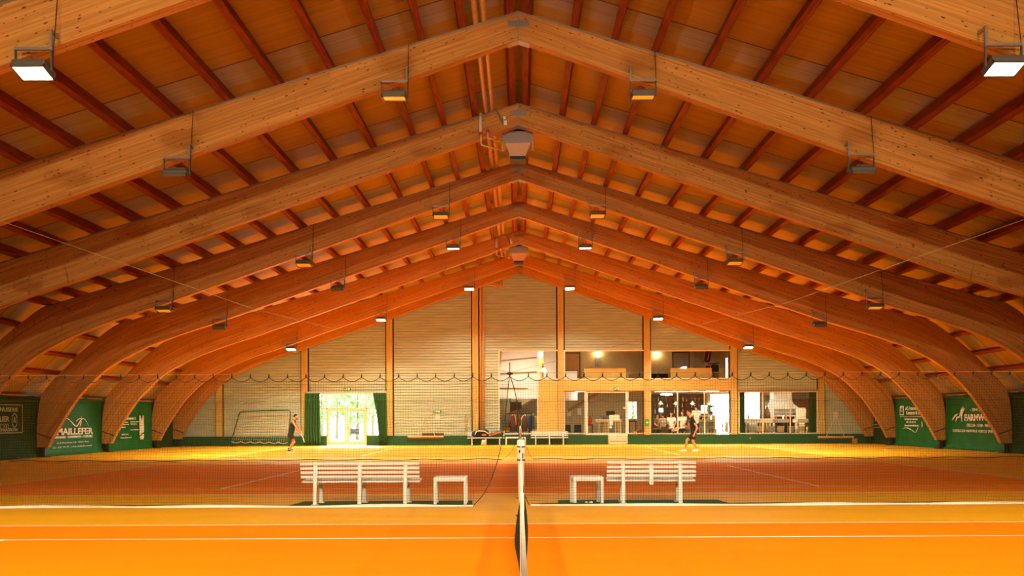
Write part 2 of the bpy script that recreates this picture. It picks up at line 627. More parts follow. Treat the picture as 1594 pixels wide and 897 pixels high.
# ---------------------------------------------------------------- floor with the three painted courts
def make_floor():
    xs = [-19.72, -11.91, -11.86, -6.425, -6.375, 6.375, 6.425, 11.86, 11.91, 20.08]
    ys = [-5.2]
    courts = []
    for y0 in (0.78, 16.5, 32.22):
        courts.append(y0)
        for c in (0, 1.37, 5.485, 9.60, 10.97):
            ys += [y0 + c - .025, y0 + c + .025]
    ys.append(47.6)
    mb = MB()
    vs = [Vector((x, y, 0)) for y in ys for x in xs]
    nx = len(xs)
    vid = {}
    fs, mi = [], []
    for j in range(len(ys) - 1):
        for i in range(nx - 1):
            cx, cy = (xs[i] + xs[i + 1]) / 2, (ys[j] + ys[j + 1]) / 2
            m = 0
            for y0 in courts:
                l = cy - y0
                if -0.03 < l < 11.0 and abs(cx) < 11.92:
                    m = 1
                    if min(abs(l), abs(l - 1.37), abs(l - 9.6), abs(l - 10.97)) < .03 and abs(cx) < 11.92:
                        m = 2
                    if abs(abs(cx) - 11.885) < .03:
                        m = 2
                    if abs(abs(cx) - 6.4) < .03 and 1.37 < l < 9.6:
                        m = 2
                    if abs(l - 5.485) < .03 and abs(cx) < 6.4:
                        m = 2
            fs.append((j * nx + i, j * nx + i + 1, (j + 1) * nx + i + 1, (j + 1) * nx + i))
            mi.append(m)
    mb.add(vs, fs)
    mb.mi = mi
    o = mb.build('floor', [M['outer'], M['court'], M['line']], origin=(0, 0, 0))
    return struct(o)


make_floor()

# ---------------------------------------------------------------- roof
RI = [(0, 10.51), (16.5, 5.517), (19.68, 2.60)]
RO = [(19.88, 2.72), (16.6, 5.74), (0, 10.76)]


def make_ceiling():
    mb = MB()
    poly = [(-x, z) for x, z in RI[::-1][:-1]] + RI + RO + [(-x, z) for x, z in RO[::-1][1:]]
    n = len(poly)
    # build as strips so the polygon ends need not be convex
    ins = [(-x, z) for x, z in RI[::-1][:-1]] + [(rx(x), z) for x, z in RI]
    outs = [(-x, z) for x, z in RO[:-1]] + [(rx(x), z) for x, z in RO[::-1]]
    k = len(ins)
    y0, y1 = -5.3, 47.62
    vs = [Vector((x, y, z)) for y in (y0, y1) for (x, z) in ins] + [Vector((x, y, z)) for y in (y0, y1) for (x, z) in outs]
    fs = []
    for i in range(k - 1):
        fs.append((i, i + 1, k + i + 1, k + i))
        fs.append((2 * k + i + 1, 2 * k + i, 3 * k + i, 3 * k + i + 1))
        fs.append((i + 1, i, 2 * k + i, 2 * k + i + 1))
        fs.append((k + i, k + i + 1, 3 * k + i + 1, 3 * k + i))
    fs.append((0, k, 3 * k, 2 * k))
    fs.append((2 * k - 1, k - 1, 3 * k - 1, 4 * k - 1))
    mb.add(vs, fs)
    return struct(mb.build('ceiling', M['roof'], origin=(0, 0, 0)))


make_ceiling()
for s, nm in ((-1, 'wall_left'), (1, 'wall_right')):
    a, b = sorted((s * 19.70, s * 19.88)) if s < 0 else (20.06, 20.24)
    struct(MB().box(a, b, -5.3, 47.6, 0, 2.74).build(nm, M['wood_dark']))
fw = MB()
fw.prism([(-19.8, 0), (20.2, 0), (20.2, 2.7), (16.6, 5.65), (0, 10.66), (-16.6, 5.65), (-19.8, 2.7)], -5.45, -5.25)
struct(fw.build('wall_front', M['siding']))

# ---------------------------------------------------------------- the end wall: lap siding around the posts and openings
POSTS = [wx(p) for p in (342, 475, 607, 740.5, 873, 1007, 1142, 1278)]
SILL = wz(676.5)
T1 = wz(609)
OPEN = [
    (wx(478), wx(603), 0.0, wz(611.5, 540)),
    (wx(776), wx(869), 0.0, wz(545, 825)),
    (wx(877), wx(1004), 0.0, wz(545, 940)),
    (wx(1011), wx(1138), 0.0, wz(545, 1075)),
    (wx(1150), wx(1273), 0.0, wz(609, 1210)),
]
PITCH = 0.157


def roof_x(z):
    return (10.56 - z) / .3026 if z > 5.56 else 16.4 + (5.56 - z) * 1.09


def make_end_wall():
    mb = MB()
    z = 0.45
    while z < 10.5:
        lim = min(roof_x(z + PITCH * .5), 19.71)
        cuts = [(-lim, rx(lim))]
        holes = [(a, b) for a, b, c, d in OPEN if d > z + PITCH * .6] + [(p - .24, p + .24) for p in POSTS]
        for a, b in holes:
            nxt = []
            for p, q in cuts:
                if b <= p or a >= q:
                    nxt.append((p, q))
                    continue
                if a > p:
                    nxt.append((p, a))
                if b < q:
                    nxt.append((b, q))
            cuts = nxt
        for p, q in cuts:
            if q - p < .02:
                continue
            z1 = z + PITCH
            zb, dd = z + .024, D + .05
            vs = [(p, D - .03, zb), (q, D - .03, zb), (q, D - .012, z1), (p, D - .012, z1), (p, dd, zb), (q, dd, zb), (q, dd, z1), (p, dd, z1)]
            mb.add(vs, [(0, 1, 2, 3), (1, 0, 4, 5), (3, 2, 6, 7)])
            mb.add([(p, dd, z), (q, dd, z), (q, dd, zb), (p, dd, zb), (p, D + .09, z), (q, D + .09, z), (q, D + .09, z1), (p, D + .09, z1)], [(0, 1, 2, 3), (5, 4, 7, 6)])
            mb.add([(p, D - .03, zb), (p, D - .012, z1), (p, D + .09, z1), (p, D + .09, z)], [(0, 1, 2, 3)])
            mb.add([(q, D - .03, zb), (q, D - .012, z1), (q, D + .09, z1), (q, D + .09, z)], [(3, 2, 1, 0)])
        z += PITCH
    struct(mb.build('wall_back', M['siding']))
    # boards coloured dark for the shade in the gaps beside the posts
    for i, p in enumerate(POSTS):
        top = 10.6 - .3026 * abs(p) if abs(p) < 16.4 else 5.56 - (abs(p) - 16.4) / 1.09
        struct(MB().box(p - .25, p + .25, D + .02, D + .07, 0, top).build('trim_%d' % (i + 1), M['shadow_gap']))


make_end_wall()
# plinth (with gaps at the doors)
gaps = [(wx(508.5), wx(571)), (wx(946.5), wx(976))]
xs_ = [-19.71, gaps[0][0], gaps[0][1], gaps[1][0], gaps[1][1], 20.07]
pl = MB()
for a, b in ((xs_[0], xs_[1]), (xs_[2], xs_[3]), (xs_[4], xs_[5])):
    pl.box(a, b, D - .06, D + .12, 0, .535)
struct(pl.build('baseboard_back', M['green_paint']))

# gable posts
for i, p in enumerate(POSTS):
    top = 10.25 - .3026 * abs(p) if abs(p) < 16 else 5.0 - (abs(p) - 16.4)
    mb = MB()
    w = .165
    z0 = .535
    h = top - z0
    for (a, b, nuv) in (((-w, D - .15), (w, D - .15), 0), ((w, D - .15), (w, D + .018), 1), ((w, D + .018), (-w, D + .018), 2), ((-w, D + .018), (-w, D - .15), 3)):
        L = sqrt((a[0] - b[0]) ** 2 + (a[1] - b[1]) ** 2)
        mb.add([(p + a[0], a[1], z0), (p + b[0], b[1], z0), (p + b[0], b[1], top), (p + a[0], a[1], top)], [(0, 1, 2, 3)],
               uvs=[[(0, nuv), (0, nuv + L), (h, nuv + L), (h, nuv)]])
    mb.add([(p - w, D - .15, top), (p + w, D - .15, top), (p + w, D + .018, top), (p - w, D + .018, top)], [(0, 1, 2, 3)], uvs=[[(0, 0), (0, .3), (.3, .3), (.3, 0)]])
    mb.add([(p - w, D - .15, z0), (p + w, D - .15, z0), (p + w, D + .018, z0), (p - w, D + .018, z0)], [(3, 2, 1, 0)], uvs=[[(0, 0), (0, .3), (.3, .3), (.3, 0)]])
    o = mb.build('timber_post', M['post'])
    tag(o, '%s yellow timber post from the left on the gable end wall' % ORD[i], 'post', 'yellow posts of the end wall', 'thing')

# ---------------------------------------------------------------- glulam arches
IN = [(0, 9.63), (11.2, 5.737), (12.6, 5.27), (13.9, 4.84), (15.1, 4.38), (16.0, 3.93), (16.6, 3.56), (17.14, 3.10), (17.82, 2.38), (18.35, 1.6), (18.8, .85), (19.02, .40)]
OUT = [(0, 10.23), (11.4, 6.78), (12.9, 6.326), (14.4, 5.872), (15.6, 5.509), (16.3, 5.28), (17.0, 4.77), (17.7, 4.2), (18.4, 3.5), (19.25, 2.5), (19.45, 1.1), (19.45, .40)]


def stations():
    a = [Vector((IN[0][0], IN[0][1], 0)).lerp(Vector((IN[1][0], IN[1][1], 0)), t / 8) for t in range(8)]
    b = [Vector((OUT[0][0], OUT[0][1], 0)).lerp(Vector((OUT[1][0], OUT[1][1], 0)), t / 8) for t in range(8)]
    a += catmull([IN[0]] + IN[1:], 4)[4:]
    b += catmull([OUT[0]] + OUT[1:], 4)[4:]
    return [(p.x, p.y) for p in a], [(p.x, p.y) for p in b]


SA, SB = stations()
TH = 0.22


def half_arch(s):
    mb = MB()
    n = len(SA)
    g = .012
    w_ = rx if s > 0 else (lambda q: q)
    A = [(w_(max(x, g)) * s, z) for x, z in SA]
    B = [(w_(max(x, g)) * s, z) for x, z in SB]
    u = [0.0]
    for i in range(1, n):
        m0 = Vector(((A[i - 1][0] + B[i - 1][0]) / 2, (A[i - 1][1] + B[i - 1][1]) / 2))
        m1 = Vector(((A[i][0] + B[i][0]) / 2, (A[i][1] + B[i][1]) / 2))
        u.append(u[-1] + (m1 - m0).length)
    dep = [sqrt((A[i][0] - B[i][0]) ** 2 + (A[i][1] - B[i][1]) ** 2) for i in range(n)]
    for i in range(n - 1):
        j = i + 1
        q = [(A[i][0], 0, A[i][1]), (A[j][0], 0, A[j][1]), (B[j][0], 0, B[j][1]), (B[i][0], 0, B[i][1])]
        qb = [(x, TH, z) for x, y, z in q]
        uvf = [(u[i], 0), (u[j], 0), (u[j], dep[j]), (u[i], dep[i])]
        fr = (0, 1, 2, 3) if s > 0 else (3, 2, 1, 0)
        mb.add(q, [fr], 0, [[uvf[k] for k in fr]])
        mb.add(qb, [fr[::-1]], 0, [[(uvf[k][0], uvf[k][1] + 7) for k in fr[::-1]]])
        for (P, v0, flip) in ((A, 3.0, s < 0), (B, 5.0, s > 0)):
            vs = [(P[i][0], 0, P[i][1]), (P[i][0], TH, P[i][1]), (P[j][0], TH, P[j][1]), (P[j][0], 0, P[j][1])]
            uv = [(u[i], v0), (u[i], v0 + TH), (u[j], v0 + TH), (u[j], v0)]
            o = (0, 1, 2, 3) if not flip else (3, 2, 1, 0)
            mb.add(vs, [o], 0, [[uv[k] for k in o]])
    for i, fl in ((0, s > 0), (n - 1, s < 0)):
        vs = [(A[i][0], 0, A[i][1]), (B[i][0], 0, B[i][1]), (B[i][0], TH, B[i][1]), (A[i][0], TH, A[i][1])]
        o = (0, 1, 2, 3) if fl else (3, 2, 1, 0)
        mb.add(vs, [o], 1, [[(0, 0), (.5, 0), (.5, .3), (0, .3)]])
    return mb


def make_arch():
    root = thing('glulam_arch', '', 'arch')
    for s in (-1, 1):
        half_arch(s).build('arch_half', [M['beam'], M['beam_cut']], root)
        # thin metal flashing on the upper edge
        fl = MB()
        n = len(SB)
        k = next(i for i in range(n) if SB[i][0] > 16.2)
        for i in range(k):
            (x0, z0), (x1, z1) = SB[i], SB[i + 1]
            x0, x1 = (rx(x0), rx(x1)) if s > 0 else (x0, x1)
            fl.add([(s * x0, -.012, z0 + .004), (s * x1, -.012, z1 + .004), (s * x1, -.012, z1 - .03), (s * x0, -.012, z0 - .03),
                    (s * x0, TH + .012, z0 + .004), (s * x1, TH + .012, z1 + .004), (s * x1, -.002, z1 - .03), (s * x0, -.002, z0 - .03)],
                   [(0, 1, 2, 3), (0, 4, 5, 1), (3, 2, 6, 7)])
        fl.build('top_flashing', M['steel'], root)
        # foot: steel shoe, tie strap across the lower end
        e_ = .36 if s > 0 else 0.0
        ft = MB()
        ft.box(*sorted((s * (19.16 + e_), s * (19.30 + e_))), .05, TH - .05, 0, .41)
        ft.box(*sorted((s * (19.02 + e_), s * (19.44 + e_))), -.03, TH + .03, 0, .03)
        ft.box(*sorted((s * (19.04 + e_), s * (19.44 + e_))), .0, TH + .0, .385, .402)
        ft.build('foot_shoe', M['dark_steel'], root, bevel=.004)
        st = MB()
        p0, p1 = Vector((s * (18.86 + e_), 0, .76)), Vector((s * (19.46 + e_), 0, .97))
        for yy in (-.006, TH + .006):
            st.tube([Vector((p0.x, yy, p0.z)), Vector((p1.x, yy, p1.z))], .022, 6)
        st.build('tie_strap', M['dark_steel'], root)
    pl = MB()
    for y0, y1 in ((-.012, 0.0), (TH, TH + .012)):
        pl.rbox(-.225, .225, y0 - .002, y1 + .002, 9.90, 10.035, .003)
        for x in (-.19, -.12, -.05, .05, .12, .19):
            for z in (9.93, 10.0):
                pl.sphere((x, y0 if y0 < 0 else y1, z), .012, 8, 5)
    pl.build('ridge_plate', M['steel'], root)
    gs = MB()
    for s in (-1, 1):
        gs.box(*sorted((s * .0, s * .014)), -.004, TH + .004, 9.63, 10.22)
        vs = [(0, -.005, 9.63), (s * .23, -.005, 9.55), (s * .23, TH + .005, 9.55), (0, TH + .005, 9.63),
              (0, -.005, 9.615), (s * .23, -.005, 9.535), (s * .23, TH + .005, 9.535), (0, TH + .005, 9.615)]
        gs.add(vs, [(0, 1, 2, 3), (7, 6, 5, 4), (0, 4, 5, 1), (1, 5, 6, 2), (2, 6, 7, 3)])
    gs.build('ridge_bracket', M['steel'], root)
    return root


ARCH_Y = [12.76, 18.0, 23.24, 28.48, 33.72, 38.96, 44.2, 46.95, 2.28]
a0 = make_arch()
for i, y in enumerate(ARCH_Y):
    a = a0 if i == 0 else copy_tree(a0)
    a.location = (0, y, 0)
    lab = {0: 'huge pale glulam arch overhead, cut off by the top corners of the photo',
           7: 'last glulam arch, set close against the grey gable end wall',
           8: 'glulam roof arch directly above the viewer'}.get(i)
    tag(a, lab or '%s complete three-hinged glulam arch from the front, spanning the whole tennis hall' % ORD[i - 1], 'arch', 'glulam arches of the roof', 'thing')

# ---------------------------------------------------------------- purlins
PUR = [.17, 1.19, 2.06, 2.94, 4.05, 5.17, 6.26, 7.4, 8.48, 9.58, 10.68, 11.78, 12.88, 13.98, 15.08, 16.05]
STEEP = [(17.1, 4.70), (17.92, 3.98), (18.66, 3.33)]


def make_purlin(x, z, ang, hh=.255):
    mb = MB()
    w, h = (.075, hh)
    c, s_ = cos(ang), sin(ang)
    y0, y1 = -5.2, 47.36
    vs = []
    for y in (y0, y1):
        for a, b in ((-w, 0), (w, 0), (w, h), (-w, h)):
            vs.append((x + a * c - b * s_, y, z + a * s_ + b * c))
    mb.add(vs, [(0, 1, 2, 3), (7, 6, 5, 4), (0, 4, 5, 1), (1, 5, 6, 2), (2, 6, 7, 3), (3, 7, 4, 0)])
    return mb.build('roof_purlin', M['purlin'])


for s, sd in ((-1, 'left'), (1, 'right')):
    for i, x in enumerate(PUR):
        o = make_purlin(s * x if s < 0 else rx(x), 10.236 - .3026 * x + (.028 if x > 13 else 0), -s * atan2(.3026, 1), .255 if x < 13 else .225)
        tag(o, 'dark red roof purlin, %s from the ridge on the %s slope' % (ORD[i], sd), 'purlin', 'red roof purlins', 'thing')
    for i, (x, z) in enumerate(STEEP):
        o = make_purlin(s * x if s < 0 else rx(x), z + .03, -s * radians(42.5), .135)
        tag(o, 'red purlin on the steep %s eaves slope, %s down from the bend' % (sd, ORD[i]), 'purlin', 'red roof purlins', 'thing')

# ---------------------------------------------------------------- windows and doors of the end wall


def window(name, frames, panes, y=D + .03, fm='white_frame'):
    """frames: boxes (x0, x1, z0, z1); panes: (x0, x1, z0, z1)"""
    r = bpy.data.objects.new(name, None)
    COL.objects.link(r)
    r.location = (frames[0][0], y, frames[0][2])
    struct(r)
    f = MB()
    for a, b, c, d in frames:
        f.box(a, b, y - .04, y + .05, c, d)
    f.build('window_frame', M[fm], r, bevel=.006)
    for a, b, c, d in panes:
        MB().box(a, b, y - .006, y + .006, c, d).build('pane', M['glass'], r)
    return r


def rect_frame(x0, x1, z0, z1, w=.06, mx=(), mz=()):
    fr = [(x0, x0 + w, z0, z1), (x1 - w, x1, z0, z1), (x0 + w, x1 - w, z0, z0 + w), (x0 + w, x1 - w, z1 - w, z1)]
    fr += [(m - w / 2, m + w / 2, z0 + w, z1 - w) for m in mx]
    fr += [(x0 + w, x1 - w, m - w / 2, m + w / 2) for m in mz]
    xs = [x0 + w] + sorted(mx) + [x1 - w]
    zs = [z0 + w] + sorted(mz) + [z1 - w]
    pn = [(xs[i], xs[i + 1], zs[j], zs[j + 1]) for i in range(len(xs) - 1) for j in range(len(zs) - 1)]
    return fr, pn


# glazed double door with side lights (left)
dx0, dx1, dxm = wx(509), wx(570.5), wx(539.5)
dz = wz(636.5, 540)
dt = wz(611.5, 540)
fr = [(wx(478), wx(603), dt - .07, dt), (wx(478), wx(478) + .06, .535, dt), (wx(603) - .06, wx(603), .535, dt),
      (dx0 - .05, dx0 + .03, 0, dt - .07), (dx1 - .03, dx1 + .05, 0, dt - .07), (wx(478), wx(603), dz - .03, dz + .05),
      (wx(478), dx0, .535, .60), (dx1, wx(603), .535, .60)]
pn = [(wx(478) + .06, dx0 - .05, .6, dz - .03), (dx1 + .05, wx(603) - .06, .6, dz - .03), (wx(478) + .06, dx0 - .05, dz + .05, dt - .07),
      (dx0 + .03, dx1 - .03, dz + .05, dt - .07), (dx1 + .05, wx(603) - .06, dz + .05, dt - .07)]
window('window_1', fr, pn, fm='cream')


def door_leaf(r, x0, x1, z0, z1, y, w=.13, fm='cream', bottom=.22):
    f = MB()
    for a, b, c, d in ((x0, x0 + w, z0, z1), (x1 - w, x1, z0, z1), (x0 + w, x1 - w, z0, z0 + bottom), (x0 + w, x1 - w, z1 - w, z1)):
        f.box(a, b, y - .03, y + .03, c, d)
    f.build('door_frame', M[fm], r, bevel=.005)
    MB().box(x0 + w, x1 - w, y - .006, y + .006, z0 + bottom, z1 - w).build('pane', M['door_glass'], r)


for k, (a, b) in enumerate(((dx0 + .03, dxm), (dxm, dx1 - .03))):
    r = bpy.data.objects.new('door_%d' % (k + 1), None)
    COL.objects.link(r)
    r.location = (a, D, 0)
    struct(r)
    door_leaf(r, a + .005, b - .005, .02, dz - .03, D - .0)
    hb = MB()
    hx = b - .06 if k == 0 else a + .06
    hb.tube([(hx, D - .04, 1.02), (hx, D - .08, 1.02), (hx + (-.12 if k == 0 else .12), D - .08, 1.02)], .012, 8)
    hb.build('door_handle', M['steel'], r)

# stair hall window (two storeys, stepped), lobby, bar and dining windows
w2t = wz(545, 825)
mid = wz(608, 810)
st_top = wz(591, 860)
xa, xb, xc = wx(776), wx(838), wx(870)
fr, pn = rect_frame(xa, xb, SILL, w2t, .07, (), (mid,))
fr += [(xb, xc, w2t - .07, w2t), (xc - .05, xc, st_top, w2t), (xb, xc, st_top, st_top + .05)]
pn += [(xb, xc - .05, st_top + .05, w2t - .07)]
window('window_2', fr, pn)
band0, band1 = wz(608, 1000), wz(591, 1000)
for nm, p0, p1 in (('window_3', 878, 1004.5), ('window_4', 1012, 1139)):
    fr, pn = rect_frame(wx(p0), wx(p1), band1, wz(545, (p0 + p1) / 2), .07)
    window(nm, fr, pn)
la, lb = wx(912), wx(977)
fr, pn = rect_frame(wx(878), la - .02, SILL, band0, .05)
f2, p2 = rect_frame(lb + .01, wx(1004.5), SILL, band0, .05)
window('window_5', fr + f2, pn + p2)
# glazed lobby front with the white framed door
fr, pn = rect_frame(la, lb, SILL - .06, band0 - .02, .11)
window('window_6', fr, pn)
r = bpy.data.objects.new('door_3', None)
COL.objects.link(r)
r.location = (wx(947), D, 0)
struct(r)
dm = MB()
a, b = wx(946.5), wx(976.5)
for q in ((a, a + .07, 0, SILL - .05), (b - .07, b, 0, SILL - .05), (a, b, 0, .09)):
    dm.box(q[0], q[1], D - .07, D + .02, q[2], q[3])
dm.box(a + .07, b - .07, D - .05, D, .09, SILL - .06)
dm.build('lower_panel', M['cream'], r, bevel=.005)
MB().box(a + .07, b - .07, D - .06, D - .045, .16, .20).build('kick_rail', M['wood'], r)
MB().rbox(wx(970), wx(974), D - .075, D - .01, wz(637.5), wz(634), .01).build('lock_box', M['cream'], r)
fr, pn = rect_frame(wx(1012), wx(1139), SILL - .03, band0, .06, (wx(1055), wx(1097)))
window('window_7', fr, pn, fm='cream')
fr, pn = rect_frame(wx(1150), wx(1273), SILL - .03, wz(609, 1210), .06, (wx(1187.5), wx(1230.5)))
window('window_8', fr, pn, fm='cream')

# yellow plywood infill: parapet band and the panel beside the stair window
pb = MB()
pb.box(xb + .02, POSTS[4] - .17, D - .03, D + .06, SILL - .03, st_top)
struct(pb.build('trim_9', M['ply'], bevel=.004))
for k, (p0, p1) in enumerate(((877, 1005), (1011, 1140))):
    struct(MB().box(wx(p0), wx(p1), D - .035, D + .06, band0, band1).build('trim_%d' % (10 + k), M['ply'], bevel=.004))
    struct(MB().box(wx(p0), wx(p1), D - .05, D - .0, band0 - .05, band0 + .015).build('trim_%d' % (12 + k), M['wood'], bevel=.004))
struct(MB().box(wx(476), wx(606), D - .09, D - .03, dt - .02, dt + .05).build('trim_14', M['cream'], bevel=.005))
struct(MB().box(wx(1148), wx(1274), D - .05, D + .01, wz(609, 1210) - .02, wz(609, 1210) + .09).build('trim_15', M['wood'], bevel=.005))

# =================================================================== HALL LAMPS
def make_lamp(s, rod, tilt, facing, glass, watts=0.0, spread=120):
    """s: -1 left of the ridge, 1 right; rod: length of the suspension rod; facing: -1 towards the viewer, 1 away"""
    root = thing('floodlight', '', 'lamp')
    T = Matrix.Rotation(radians(tilt) * -facing * -1, 4, 'X')
    hb = MB()
    hb.rbox(-.25, .25, -.17, .17, -.03, .06, .02, 0, T)
    hb.rbox(-.14, .22, -.08, .08, .055, .10, .015, 0, T)
    # rim around the glass
    for q in ((-.25, .25, -.17, -.145), (-.25, .25, .145, .17), (-.25, -.225, -.17, .17), (.225, .25, -.17, .17)):
        hb.box(q[0], q[1], q[2], q[3], -.075, -.025, 0, T)
    hb.build('lamp_housing', M['lamp_grey'], root)
    MB().box(-.223, .223, -.143, .143, -.062, -.042, 0, T).build('lamp_glass', glass, root)
    for x in (-.272, .272):
        st = MB()
        st.box(x - .008, x + .008, -.02, .02, -.03, .31)
        st.tube([(x - .014, 0, .0), (x + .014, 0, .0)], .022, 8)
        st.build('stirrup', M['lamp_grey'], root)
    br = MB()
    br.box(-.285, .285, -.022, .022, .29, .335)
    bx = -s * .262
    br.box(bx - .02, bx + .02, -.022, .022, .335, .60)
    br.box(bx - .02, bx + .02, .0, .197, .55, .595)
    br.build('channel_bracket', M['steel'], root, bevel=.004)
    if watts:
        ld = bpy.data.lights.new('flood_beam', 'AREA')
        ld.shape = 'RECTANGLE'
        ld.size, ld.size_y = .44, .28
        ld.energy = watts
        ld.color = WARM
        ld.spread = radians(spread)
        lo = bpy.data.objects.new('flood_beam', ld)
        COL.objects.link(lo)
        lo.parent = root
        lo.matrix_local = T @ Matrix.Translation((0, 0, -.066))
    rd = MB()
    rd.tube([(.285, 0, -.02), (.285, .03, .35), (.285, .17, rod)], .007, 6)
    rd.build('suspension_rod', M['dark_steel'], root)
    return root


LX = [2.64, 7.27, 12.0]
DZ = [.36, .36, .24]
ROWS = [  # arch y, tilt, facing, glass, rank label
    (12.76, 16, -1, 'lit_near', 'blinding lit'),
    (18.0, 17, 1, 'amber', 'unlit'),
    (28.48, 14, -1, 'amber', 'unlit'),
    (33.72, 9.5, 1, 'lit_far', 'lit'),
    (44.2, 14, -1, 'lit_far', 'lit'),
    (2.28, 60, 1, 'lit_near', 'lit'),  # unseen row, added to light the front faces of the arches
]
WHERE = {12.76: 'on the huge overhead front arch', 18.0: 'on the first complete arch', 28.48: 'on the third complete arch', 33.72: 'on the fourth complete arch',
         44.2: 'before the gable wall on the sixth complete arch', 2.28: 'added unseen on the arch above the viewer'}
for y, tilt, fc, gm, lit in ROWS:
    for s, sd in ((-1, 'left'), (1, 'right')):
        for k, x in enumerate(LX):
            zc = 9.63 - .3476 * x - DZ[k] - (1.5 if y < 5 else 0)  # the added row hangs lower so its light clears the front arch
            ztop = 10.23 - .3026 * (x + s * .285) - zc
            if y < 5 and k == 2:
                gm_, w_on = 'amber', 0
            else:
                gm_, w_on = gm, 1
            wt = w_on * {12.76: NEAR_LAMP, 33.72: FAR_LAMP, 44.2: FAR_LAMP, 2.28: ADDED_LAMP}.get(y, 0)
            l = make_lamp(s, ztop, {(33.72, 1): 24, (33.72, 2): 24, (18.0, 0): 2, (33.72, 0): 2.5}.get((y, k), tilt), fc, M[gm_], wt, {44.2: 150, 2.28: 125}.get(y, 130))
            l.location = (s * x, y - .2, zc)
            pos = ('beside the ridge', 'midway', 'near the eaves')[k]
            tag(l, '%s floodlight %s %s, %s slope' % (lit if not (y < 5 and k == 2) else 'unlit', pos, WHERE[y], sd), 'floodlight', 'floodlights under the arches')

# =================================================================== RIDGE SERVICES
def make_heater(y, label):
    r = thing('unit_heater', label, 'heater', (-.03, y, 8.87), 'ceiling unit heaters')
    k = -.03
    MB().rbox(k - .44, k + .44, y, y + .75, 9.31, 9.64, .02).build('heater_casing', M['duct'], r)
    hd = MB()
    t, b = .36, .22
    vs = [(k - t, y + .03, 9.31), (k + t, y + .03, 9.31), (k + t, y + .72, 9.31), (k - t, y + .72, 9.31),
          (k - b, y + .15, 8.97), (k + b, y + .15, 8.97), (k + b, y + .6, 8.97), (k - b, y + .6, 8.97)]
    hd.add(vs, [(0, 1, 2, 3), (7, 6, 5, 4), (0, 4, 5, 1), (1, 5, 6, 2), (2, 6, 7, 3), (3, 7, 4, 0)])
    hd.build('outlet_hood', M['duct_tan'], r)
    MB().box(k - .225, k + .225, y + .14, y + .61, 8.88, 8.97).build('air_outlet', M['dark_steel'], r)
    fan = MB()
    fan.lathe([(.3, 9.64), (.3, 9.70), (.27, 9.72)], (k, y + .37, 0), 20)
    fan.build('fan_ring', M['dark_steel'], r)
    for s in (-1, 1):
        a = MB()
        a.rbox(k + s * .43 - .03, k + s * .43 + .03, y - .02, y + .02, 9.07, 9.33, .008)
        a.build('side_bracket', M['pipe'], r)
        h = MB()
        h.rbox(k + s * .46 - .022, k + s * .46 + .022, y + .05, y + .1, 9.6, 9.76, .008)
        h.build('hanger_cap', M['white'], r)
        h = MB()
        h.tube([(k + s * .46, y + .075, 9.7), (k + s * .46, y + .075, 10.33)], .008, 6)
        h.build('hanger_rod', M['dark_steel'], r)
    return r


make_heater(23.75, 'large grey unit heater with tan hood hanging from the ridge, nearer of two')
make_heater(39.6, 'small distant grey unit heater under the ridge above the gable wall')

for y, gname, yl in ((23.6, 'nearer', 23.24), (39.45, 'distant', 38.96)):
    r = thing('gas_supply', 'white drop pipe with red valve feeding the %s unit heater' % gname, 'pipe', (-.98, yl, 9.2), 'heater supply pipes')
    yy = yl - .07
    MB().tube([(-1.06, yy, 9.93), (-1.06, yy, 9.42), (-1.05, yy, 9.40)], .05, 10).build('drop_pipe', M['white'], r, smooth=True)
    v = MB()
    v.tube([(-1.05, yy, 9.42), (-1.05, yy, 9.10), (-1.03, yy + .03, 9.06), (-.44, y + .2, 9.08)], .016, 8)
    v.tube([(-.86, yy, 9.42), (-.86, yy, 9.24), (-.45, y + .2, 9.36)], .016, 8)
    v.build('feed_pipe', M['white'], r, smooth=True)
    v = MB()
    v.rbox(-1.1, -1.0, yy - .04, yy + .04, 9.34, 9.42, .015)
    v.rbox(-.9, -.82, yy - .03, yy + .05, 9.4, 9.48, .015)
    v.build('valve', M['red'], r)
    c = MB()
    c.rbox(-.42, -.32, yl - .1, yl - .02, 9.60, 9.73, .012)
    c.rbox(-.43, -.36, yl - .1, yl - .02, 9.75, 9.84, .012)
    c.build('control_box', M['white'], r)
    c = MB()
    c.tube([(-.62, yl - .045, 10.02), (-.42, yl - .05, 9.62)], .022, 8)
    c.build('conduit', M['steel'], r)

for k, (x, lab) in enumerate(((-.92, 'outer ochre pipe running along the ridge beside its twin'), (-.74, 'inner ochre pipe running along the ridge beside its twin'))):
    mb = MB()
    z = 10.38 - .3026 * abs(x) - .0
    top = 10.23 - .3026 * abs(x) + .075
    mb.tube([(x, -5, top), (x, 46.8, top)], .06, 12)
    for j in range(10):
        yj = -3 + 5.24 * j + 1.2
        mb.tube([(x, yj, top), (x, yj + .12, top)], .068, 12)
    o = mb.build('ridge_pipe', M['pipe'], smooth=True)
    tag(o, lab, 'pipe', 'pipes along the ridge')
# pipes going down the end wall beside the fourth post
for k, (px, lab) in enumerate(((748.5, 'ochre pipe down the gable wall, closer to the yellow post'), (753.5, 'ochre pipe down the gable wall, farther from the yellow post'))):
    x = wx(px)
    xr = -1.15 + .18 * k
    zt = wz(438 - 2 * k)
    mb = MB()
    pts = [(x, D - .12, .55), (x, D - .12, zt - .05), (x + .05, D - .12, zt + .02), (xr, D - .12, 9.42 - .3476 * abs(xr) - .16 + .02), (xr + .06, D - .12, 9.42 - .3476 * abs(xr) - .03), (xr + .06, D - .12, 10.0)]
    mb.tube(pts, .055, 10)
    tag(mb.build('wall_pipe', M['pipe'], smooth=True), lab, 'pipe', 'pipes on the gable wall')

# =================================================================== DIVIDER NETS
DN = 14.13


def hash1(a):
    return (sin(a * 127.1 + 311.7) * 43758.5453) % 1.0


